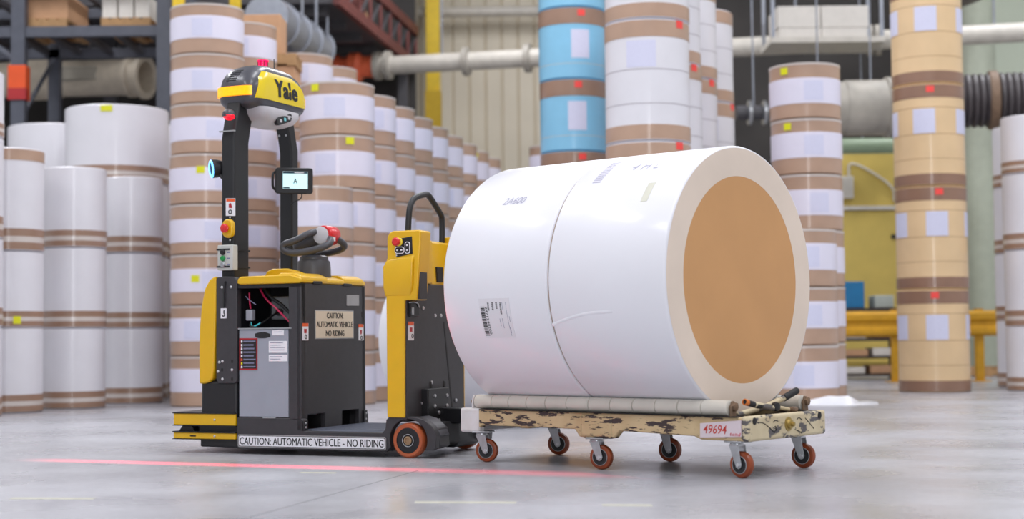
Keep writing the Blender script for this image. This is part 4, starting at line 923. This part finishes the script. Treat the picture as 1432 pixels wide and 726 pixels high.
# mezzanine with lattice edge, running to the back
MZ = 5.6
e0, e1 = Vector((-2.6, 21.9, MZ)), Vector((-1.78, 27.5, MZ))
mz = tag(G().pz([(-12.9, 21.9), (e0.x, e0.y), (e1.x, e1.y), (-12.9, 27.5)], MZ, MZ + .12).build('mezzanine_deck', DSTEEL), 'dark steel mezzanine deck above the stacks', 'mezzanine')
ed = (e1 - e0); el = ed.length; ed.normalize()
def edge(t, dz, side=0.0): return e0 + ed * t + Vector((0, 0, dz)) + Vector((ed.y, -ed.x, 0)) * side
for dz in (-.02, .62):
    a_, b_ = edge(0, dz, .05), edge(el, dz, .05); g = G(); n_ = Vector((ed.y, -ed.x, 0)) * .05
    g._ex([tuple(a_ - n_), tuple(a_ + n_), tuple(a_ + n_ + Vector((0, 0, .17))), tuple(a_ - n_ + Vector((0, 0, .17)))], [tuple(b_ - n_), tuple(b_ + n_), tuple(b_ + n_ + Vector((0, 0, .17))), tuple(b_ - n_ + Vector((0, 0, .17)))]); g.build('edge_beam', RSTEEL, mz)
for k in range(9):
    t = el * k / 8
    g = G(); g.cyl(edge(t, .1, .05), edge(t, .66, .05), .03, 8); g.build('lattice_upright', RSTEEL, mz)
    if k < 8:
        g = G(); g.cyl(edge(t, .12, .05), edge(t + el / 8, .64, .05), .025, 8); g.build('lattice_diagonal', DSTEEL, mz)
for k in range(6):
    yb = 22.2 + k * 1.0; g = G(); g.box(-12.5, e0.x + (yb - 21.9) * .145 - .15, yb, yb + .12, MZ - .12, MZ); g.build('deck_joist', DSTEEL, mz)
for k in range(4):
    t = .3 + k * 1.25; q = edge(t, .12, -.6 - .2 * (k % 2))
    tag(G().box(q.x - .35, q.x + .35, q.y - .45, q.y + .45, q.z, q.z + .55 + .12 * (k % 3)).build('carton_load', [CARD, WOOD, RSTEEL, CARD, WOOD][k], None, .01), NTH[k] + ' load along the mezzanine edge, counted from the silver duct', 'carton', 'cartons on the mezzanine edge')
for x_, y_ in ((-1.95, 27.2), (-3.7, 23.9), (-6.4, 23.9)):
    tag(G().box(x_ - .09, x_ + .09, y_ - .09, y_ + .09, 0, MZ - .13).build('mezzanine_post', DSTEEL), 'dark steel post carrying the mezzanine deck, ' + ('beside the cream wall' if y_ > 27 else 'behind the tall kraft row' if x_ > -5 else 'behind the wide white rolls'), 'post', 'mezzanine posts')
# silver duct under the mezzanine
a_, b_ = wp(372, 24, 20.2), wp(440, 72, 22.6); b_.z = a_.z
dct = tag(G().cyl(a_, b_, .31, 28).build('ventilation_duct', GALV), 'silver round duct slung beneath the mezzanine', 'duct')
for k in (.2, .45, .7, .97):
    q = a_.lerp(b_, k); g = G(); g.lathe(q, b_ - a_, [(.31, 0), (.335, .01), (.335, .05), (.31, .06)], 28); g.build('duct_collar', GALV, dct)
for k in (.3, .6, .85):
    q = a_.lerp(b_, k); g = G(); g.cyl(q + Vector((.29, 0, .05)), (q.x + .29, q.y, 9.99 if q.y < 21.85 else 5.47), .02, 8); g.build('duct_hanger', GALV, dct)
# storage rack at the upper left
RK = tag(empty('pallet_rack', (0, 0, 0), 0, 'grey steel pallet rack at the upper left with loaded pallets', 'rack'), 'grey steel pallet rack at the upper left with loaded pallets', 'rack')
yF = 19.9
pL = wp(27, 100, yF); pR_ = wp(232, 60, yF + .3)
def zr(py_, Y=yF, px_=100): return wp(px_, py_, Y).z
for X_ in (pL.x, pR_.x + .05):
    up = G().box(X_ - .09, X_ + .09, yF - .08, yF + .08, 0, 6.4).build('upright', BLUEST, RK, .006)
    g = G(); g.box(X_ - .08, X_ + .08, yF + 1.5, yF + 1.64, 0, 6.4); g.build('upright', BLUEST, RK)
    for k in range(4):
        g = G(); g.cyl((X_, yF, 1.0 + 1.3 * k), (X_, yF + 1.5, 2.1 + 1.3 * k), .03, 8); g.build('upright_brace', BLUEST, RK)
gd = G().box(pL.x - .12, pL.x + .12, yF - .11, yF + .09, zr(140), zr(92)).build('post_guard', mat('guard_orange', (226, 84, 30), .5), RK, .01)
g = G(); g.box(pL.x - .121, pL.x + .121, yF - .111, yF + .0, zr(140), zr(124)); g.build('guard_band', mat('guard_red', (170, 36, 40), .5), gd)
for z_ in (zr(52), zr(-8)):
    for y_ in (yF, yF + 1.55):
        g = G(); g.box(-8.2, pR_.x + .1, y_ - .05, y_ + .05, z_, z_ + .14); g.build('load_beam', BLUEST, RK, .004)
    for k in range(9):
        g = G(); x_ = -7.6 + k * .45
        if x_ < pR_.x - .1: g.box(x_, x_ + .09, yF + .05, yF + 1.5, z_ + .05, z_ + .13); g.build('deck_bar', DSTEEL, RK)
g = G(); g.cyl((pL.x - 1.3, yF, zr(-10)), (pL.x, yF, zr(88)), .05, 10); g.build('rack_brace', BLUEST, RK)
def pallet(X_, Y_, z_, w_, d_, label, group, rz=0.0):
    p_ = empty('wooden_pallet', (X_, Y_, z_), rz, label, 'pallet', group)
    for k in range(5):
        x_ = -w_ / 2 + k * (w_ - .1) / 4; g_ = G(); g_.box(x_, x_ + .1, -d_ / 2, d_ / 2, .118, .14); g_.build('top_board', WOOD, p_)
    for k in range(3):
        y_ = -d_ / 2 + k * (d_ - .09) / 2; g_ = G(); g_.box(-w_ / 2, w_ / 2, y_, y_ + .09, .022, .118); g_.build('stringer', WOOD, p_)
    for k in range(3):
        x_ = -w_ / 2 + k * (w_ - .1) / 2; g_ = G(); g_.box(x_, x_ + .1, -d_ / 2, d_ / 2, 0, .022); g_.build('bottom_board', WOOD, p_)
    return p_
zb_ = zr(52) + .14
for k, (x0_, x1_, lab, gr) in enumerate(((42, 108, 'wooden pallet on the rack beside the orange-guarded post', None), (155, 222, 'wooden pallet on the rack under the white cartons', None))):
    a_, b_ = wp(x0_, 40, yF + .6), wp(x1_, 40, yF + .6)
    pallet((a_.x + b_.x) / 2, yF + .65, zb_, (b_.x - a_.x), 1.1, lab, 'pallets on the upper left rack')
    if k == 0:
        tag(G().box(a_.x, b_.x, yF + .15, yF + 1.15, zb_ + .14, zb_ + .5).build('brown_carton', CARD, None, .008), 'brown carton on the rack pallet beside the orange-guarded post', 'carton')
    else:
        wdt = (b_.x - a_.x) / 3
        for j in range(3):
            bx = G().box(a_.x + j * wdt + .01, a_.x + (j + 1) * wdt - .01, yF + .12, yF + 1.15, zb_ + .14, zb_ + .50 - .03 * j).build('white_carton', WBOX, None, .008)
            tag(bx, ['tallest', 'middle-height', 'lowest'][j] + ' white carton in the row of three on the rack pallet', 'carton', 'white cartons on the rack')
# fat pale duct lying under the rack
a_, b_ = wp(20, 112, 22.9), wp(198, 108, 22.3)
pd = tag(G().lathe(a_, b_ - a_, [(.27, -.4), (.27, .02), (.32, .05), (.32, .75), (.27, .8), (.27, (b_ - a_).length - .25), (.30, (b_ - a_).length - .2), (.30, (b_ - a_).length - .12), (.27, (b_ - a_).length - .1), (.27, (b_ - a_).length), (.33, (b_ - a_).length + .02), (.33, (b_ - a_).length + .08), (.24, (b_ - a_).length + .08), (.24, (b_ - a_).length - .3)], 32).build('pale_duct', mat('pale_duct_paint', (196, 184, 166), .55, var=.1)), 'fat pale duct with flanged open end under the rack', 'duct')
for k in (.25, .6, .9):
    q = a_.lerp(b_, k); g = G(); g.cyl(q + Vector((0, 0, .2)), (q.x, q.y, MZ - .001), .03, 8); g.build('duct_hanger', DSTEEL, pd)
q = a_.lerp(b_, .55); g = G(); g.box(q.x - .25, q.x + .3, q.y - .36, q.y - .2, q.z - .08, q.z + .12); g.build('duct_hatch', mat('hatch_grey', (150, 144, 132), .5), pd, .01)
# yellow post frame behind the first tall stack
for px_, lab in ((250, 'yellow rack post rising left of the first tall kraft stack'), (329, 'yellow rack post rising right of the first tall kraft stack')):
    q = wp(px_, 6, 19.4 if px_ < 300 else 20.3); tag(G().box(q.x - .07, q.x + .07, q.y - .06, q.y + .06, 0, 6.0).build('yellow_rack_post', YPOST, None, .006), lab, 'post')
# cartons and pallet on top of the shorter tall stack
zs = 7 * .51; xs_, ys_ = -3.13 + .4, 17.2
xb_ = xs_ - .1
tag(G().box(xs_ - .14, xs_ + .28, ys_ - .25, ys_ + .25, zs + .002, zs + .2).build('low_carton', CARD, None, .006), 'low brown carton under the small pallet on top of a roll stack', 'carton')
pallet(xs_ + .02, ys_ - .02, zs + .202, .56, .5, 'small wooden pallet between two cartons on top of a roll stack', None)
tag(G().box(xb_ - .24, xb_ + .22, ys_ - .24, ys_ + .22, zs + .344, zs + .80).build('brown_carton', CARD, None, .008), 'square brown carton on a small pallet above the roll stacks', 'carton')

# ---- right side
# shelf with white cartons
yS = 21.6
a_, b_ = wp(1078, 52, yS), wp(1238, 46, yS)
SH = empty('carton_shelf', ((a_.x + b_.x) / 2, yS + .4, 0), 0, 'pale steel shelf frame carrying white cartons above the pipe', 'shelf')
hw = (b_.x - a_.x) / 2; zsf = a_.z
g = G(); g.box(-hw, hw, -.4, .5, zsf - .08, zsf); g.build('shelf_board', PIPEW, SH)
for x_ in (-hw + .04, hw - .04):
    for y_ in (-.36, .44):
        g = G(); g.box(x_ - .025, x_ + .025, y_ - .025, y_ + .025, zsf - .08, 9.99); g.build('shelf_hanger', GALV, SH)
xm = (a_.x + b_.x) / 2
for k, (x0_, x1_, y0_, y1_) in enumerate(((1088, 1148, 6, 36), (1150, 1216, 3, 34), (1090, 1149, 37, 49), (1150, 1214, 35, 48))):
    p0, p1 = wp(x0_, y1_, yS), wp(x1_, y0_, yS)
    if k >= 2: p0.z = zsf + .002; p1.z = zsf + .14
    else: p0.z = zsf + .144; p1.z = zsf + .46
    tag(G().box(p0.x, p1.x, yS + .04, yS + .75, p0.z, p1.z).build('white_carton', WBOX, None, .008), ['tall white carton, first on the shelf above the duct', 'tall white carton, second on the shelf above the duct', 'flat white carton under the first on the shelf above the duct', 'flat white carton under the second on the shelf above the duct'][k], 'carton')
# big duct with end cap and black hose
a_, b_ = wp(1120, 152, 21.0), wp(1243, 149, 21.0); b_.z = a_.z
bd = tag(G().lathe(a_, b_ - a_, [(.39, 0), (.39, .25), (.37, .26), (.37, .6), (.39, .61), (.39, (b_ - a_).length - .06), (.43, (b_ - a_).length - .05), (.43, (b_ - a_).length), (.36, (b_ - a_).length)], 32).build('large_duct', GREYD), 'large stained grey duct with flanged end beside the beige stack', 'duct')
for k in (.2, .8):
    q = a_.lerp(b_, k); g = G(); g.cyl(q + Vector((0, 0, .36)), (q.x, q.y, 9.99), .012, 8); g.build('duct_hanger', GALV, bd)
a_, b_ = wp(1255, 145, 21.0), wp(1500, 138, 20.6); b_.z = a_.z; L_ = (b_ - a_).length
prof = []; n_ = 26
for k in range(n_):
    t0 = L_ * k / n_; prof += [(.34, t0), (.375, t0 + L_ / n_ * .3), (.375, t0 + L_ / n_ * .7)]
bh = tag(G().lathe(a_, b_ - a_, prof, 28).build('corrugated_hose', mat('black_hose', (70, 64, 66), .45, var=.15)), 'thick black corrugated hose running right from behind the beige stack', 'hose')
q = a_.lerp(b_, .52); g = G(); g.lathe(q, b_ - a_, [(.38, 0), (.41, .01), (.41, .12), (.38, .13)], 28); g.build('hose_clamp', RUST, bh)
for k in (.3, .9):
    q = a_.lerp(b_, k); g = G(); g.cyl(q + Vector((0, 0, .3)), (q.x, q.y, 9.99), .03, 8); g.build('hose_hanger', GALV, bh)
# elbow duct at top behind the beige stack
a_ = wp(1360, 8, 23.5)
tag(G().tube([(a_.x - .9, a_.y, a_.z + .5), (a_.x - .2, a_.y, a_.z + .35), (a_.x + .1, a_.y, a_.z + .6), (a_.x + .12, a_.y, 9.9)], .42, 24, 2).build('elbow_duct', mat('brown_duct', (104, 96, 90), .5, var=.15)), 'dark elbow duct rising to the roof behind the beige stack', 'duct')
# small black pipe with fittings left of the kraft stack
a_, b_ = wp(1030, 158, 20.5), wp(1090, 156, 20.5); b_.z = a_.z
sp2 = tag(G().cyl(a_, b_, .1, 16).build('fitting_pipe', DSTEEL), 'dark pipe with bolted fittings above the cart load', 'pipe')
for k in (.25, .6):
    q = a_.lerp(b_, k); g = G(); g.lathe(q, b_ - a_, [(.1, 0), (.17, .01), (.17, .05), (.1, .06)], 20); g.build('pipe_flange', STEEL, sp2)
q = a_.lerp(b_, .4); g = G(); g.cyl(q, (q.x, q.y, 9.99), .012, 8); g.build('pipe_hanger', GALV, sp2)
# yellow control cabinet with conduits
yC = 23.4
p0, p1 = wp(1150, 440, yC), wp(1258, 212, yC)
YC = tag(empty('control_cabinet', ((p0.x + p1.x) / 2, yC + .5, 0), 0, 'tall yellow machine cabinet behind the guard rail', 'cabinet'), 'tall yellow machine cabinet behind the guard rail', 'cabinet')
hw = (p1.x - p0.x) / 2; zt = p1.z
g = G(); g.box(-hw, hw, -.45, .45, .12, zt); g.build('cabinet_body', YMACH, YC, .01)
zm = wp(1200, 291, yC).z
g = G(); g.box(-hw + .02, hw - .02, -.49, -.45, .2, zm - .05); g.build('cabinet_door', YMACH, YC, .008)
g = G(); g.box(-hw - .02, hw + .02, -.53, -.45, zm - .03, zm + .03); g.build('cabinet_ledge', PIPEW, YC)
g = G(); g.box(-hw, hw, -.42, .42, 0, .12); g.build('cabinet_plinth', DSTEEL, YC)
g = G(); z_h = wp(1240, 331, yC).z; g.box(hw - .16, hw - .04, -.53, -.49, z_h - .03, z_h + .03); g.build('door_handle', BLACK, YC)
jb = G().box(-hw + .3, -hw + .52, -.56, -.45, zm + .15, zm + .5).build('junction_box', PIPEW, YC, .01)
g = G(); g.tube([(-hw + .46, -.5, zm + .5), (-hw + .46, -.5, zt - .1), (hw - .1, -.5, zm + .35), (hw - .1, -.5, zm + .1)], .02, 8); g.build('conduit', PIPEW, YC)
a_, b_ = wp(1150, 205, yC - .8), wp(1262, 202, yC - .8); b_.z = a_.z
gp = tag(G().cyl(a_, b_, .12, 16).build('green_pipe', mat('green_pipe_paint', (150, 170, 140), .4)), 'pale green pipe over the yellow machine cabinet', 'pipe')
q = a_.lerp(b_, .5); g = G(); g.cyl(q, (q.x, q.y, 9.99), .012, 8); g.build('pipe_hanger', GALV, gp)
# guard rails
def guard(x0_, x1_, posts, label):
    Yg = 20.2; a_, b_ = wp(x0_, 452, Yg), wp(x1_, 452, Yg); o = empty('guard_rail', ((a_.x + b_.x) / 2, Yg, 0), 0, label, 'guard rail', None)
    zt_, zb__ = .955, .61; h_ = (b_.x - a_.x) / 2
    pr = [(.0, zb__), (-.05, zb__ + .04), (-.05, zb__ + .1), (-.01, zb__ + .14), (-.01, zb__ + .19), (-.05, zb__ + .23), (-.05, zb__ + .3), (0, zt_), (.02, zt_), (.02, zb__)]
    g_ = G(); g_.px(pr, -h_, h_); g_.build('rail_beam', YPOST2, o)
    for p_ in posts:
        q_ = wp(p_, 452, Yg).x - (a_.x + b_.x) / 2; g_ = G(); g_.box(q_ - .05, q_ + .05, .02, .13, .012, .98); g_.build('rail_post', YPOST2, o)
        g_ = G(); g_.box(q_ - .12, q_ + .12, -.05, .2, 0, .012); g_.build('base_plate', YPOST2, o)
YPOST2 = mat('guard_yellow', (206, 152, 26), .5, var=.1)
guard(1165, 1262, (1253,), 'yellow steel guard rail left of the beige stack')
guard(1340, 1404, (1371,), 'yellow steel guard rail right of the beige stack')
# shelf clutter behind the guard rail
Yk = 21.3
p0, p1 = wp(1183, 432, Yk), wp(1211, 396, Yk)
RKS = empty('low_rack', (wp(1218, 480, Yk).x, Yk + .35, 0), 0, 'low dark rack of planks behind the guard rail', 'rack')
for z_ in (.05, .3, .55, .98):
    g = G(); g.box(-.42, .45, -.3, .3, z_, z_ + .04); g.build('rack_shelf', mat('rack_dark', (60, 48, 42), .6), RKS)
for x_ in (-.4, .43):
    for y_ in (-.28, .28):
        g = G(); g.box(x_ - .025, x_ + .025, y_ - .025, y_ + .025, 0, 1.0); g.build('rack_leg', DSTEEL, RKS)
cx_ = wp(1218, 480, Yk).x
for k, (x_, z_, w_, mt, nm) in enumerate(((-.22, .09, .3, WBOX, 'pale'), (.18, .09, .34, CARD, 'brown'), (-.2, .34, .36, CARD, 'brown'), (.2, .34, .3, WBOX, 'pale'), (-.2, .59, .3, WBOX, 'pale'))):
    tag(G().box(cx_ + x_ - w_ / 2, cx_ + x_ + w_ / 2, Yk + .1, Yk + .6, z_, z_ + .09 + .02 * (k % 2)).build('packed_board', mt, None, .004), ['pale board bundle on the bottom shelf of the low rack', 'brown board bundle on the bottom shelf of the low rack', 'brown board bundle on the second shelf of the low rack', 'pale board bundle on the second shelf of the low rack', 'pale board bundle on the third shelf of the low rack'][k], 'board bundle')
tag(G().box(cx_ + .08, cx_ + .42, Yk + .08, Yk + .6, .592, .97).build('maroon_box', mat('maroon_box', (104, 60, 50), .6), None, .008), 'dark maroon box on the low rack behind the guard rail', 'box')
bb = tag(G().box(p0.x, p1.x, Yk + .1, Yk + .5, 1.022, 1.40).build('blue_box', mat('blue_box', (20, 110, 160), .5), None, .01), 'bright blue box on the low rack before the yellow cabinet', 'box')
p2 = wp(1226, 425, Yk); 
wbx = tag(G().box(p2.x - .0, p2.x + .27, Yk + .1, Yk + .5, 1.022, 1.2).build('grey_socket_box', mat('socket_grey', (170, 176, 168), .5), None, .01), 'small grey box next to the blue box on the low rack', 'box')
# pale columns on the right
for px_, w_, lab in ((1372, .42, 'pale round steel column between the beige and white stacks'),):
    q = wp(px_, 300, 25.5); tag(G().cyl((q.x, q.y, 0), (q.x, q.y, 9.99), .3, 28).build('pale_column', mat('pale_column_paint', (190, 196, 178), .5, var=.05)), lab, 'column')
# pallet behind the right guard rail
qx = wp(1374, 525, 22.5); pallet(qx.x, 22.6, 0, .9, .8, 'wooden pallet on the floor behind the right guard rail', None)
# scrap of white plastic on the floor
c0 = ground(1176, 566); g = G(); rnd = random.Random(5); rs = []
for i in range(9):
    t = i / 8; x_ = c0.x - .42 + .75 * t; w_ = .02 + .15 * math.sin(math.pi * (t * .9 + .05)); h_ = (.02 + .06 * math.sin(math.pi * t)) * rnd.uniform(.5, 1.2)
    rs.append([(x_, c0.y - w_ - .2 * t * .3, .001), (x_ + .01, c0.y - w_ * .4, h_), (x_, c0.y + w_ * .3, h_ * .7), (x_, c0.y + w_, .001)])
g.rings(rs); tag(g.build('plastic_scrap', mat('white_plastic_film', (230, 230, 236), .25, coat=.5), None, angle=30), 'crumpled scrap of white plastic film on the floor by the kraft stack', 'plastic film')

# red line projected on the floor by the spot lamp on the mast
tw_ = lambda u_, v_, z_: TF.o + TF.u * u_ + TF.v * v_ + Vector((0, 0, z_))
Lp = tw_(rc[0] + .004, -.03, rc[1] - .045); P1, P2 = ground(120, 645), ground(720, 661)
nv = (P1 - Lp).cross(P2 - Lp).normalized()
ld = bpy.data.lights.new('line_laser', 'SPOT'); ld.energy = 1150; ld.color = (1, .03, .08); ld.shadow_soft_size = .008; ld.spot_size = R(84); ld.spot_blend = .5
lo = bpy.data.objects.new('line_laser', ld); COL.objects.link(lo); lo.location = Lp
dirv = (P1.lerp(P2, .42) - Lp).normalized(); lo.rotation_euler = dirv.to_track_quat('-Z', 'Y').to_euler()
ld.use_nodes = True; nt = ld.node_tree; em = nt.nodes['Emission']
ge = nt.nodes.new('ShaderNodeNewGeometry'); dt = nt.nodes.new('ShaderNodeVectorMath'); dt.operation = 'DOT_PRODUCT'; dt.inputs[1].default_value = nv
nt.links.new(ge.outputs['Incoming'], dt.inputs[0])
ab_ = nt.nodes.new('ShaderNodeMath'); ab_.operation = 'ABSOLUTE'; nt.links.new(dt.outputs['Value'], ab_.inputs[0])
mr = nt.nodes.new('ShaderNodeMapRange'); mr.interpolation_type = 'SMOOTHSTEP'; mr.inputs[1].default_value = .002; mr.inputs[2].default_value = .06; mr.inputs[3].default_value = 1; mr.inputs[4].default_value = 0
nt.links.new(ab_.outputs[0], mr.inputs[0]); nt.links.new(mr.outputs[0], em.inputs['Strength'])
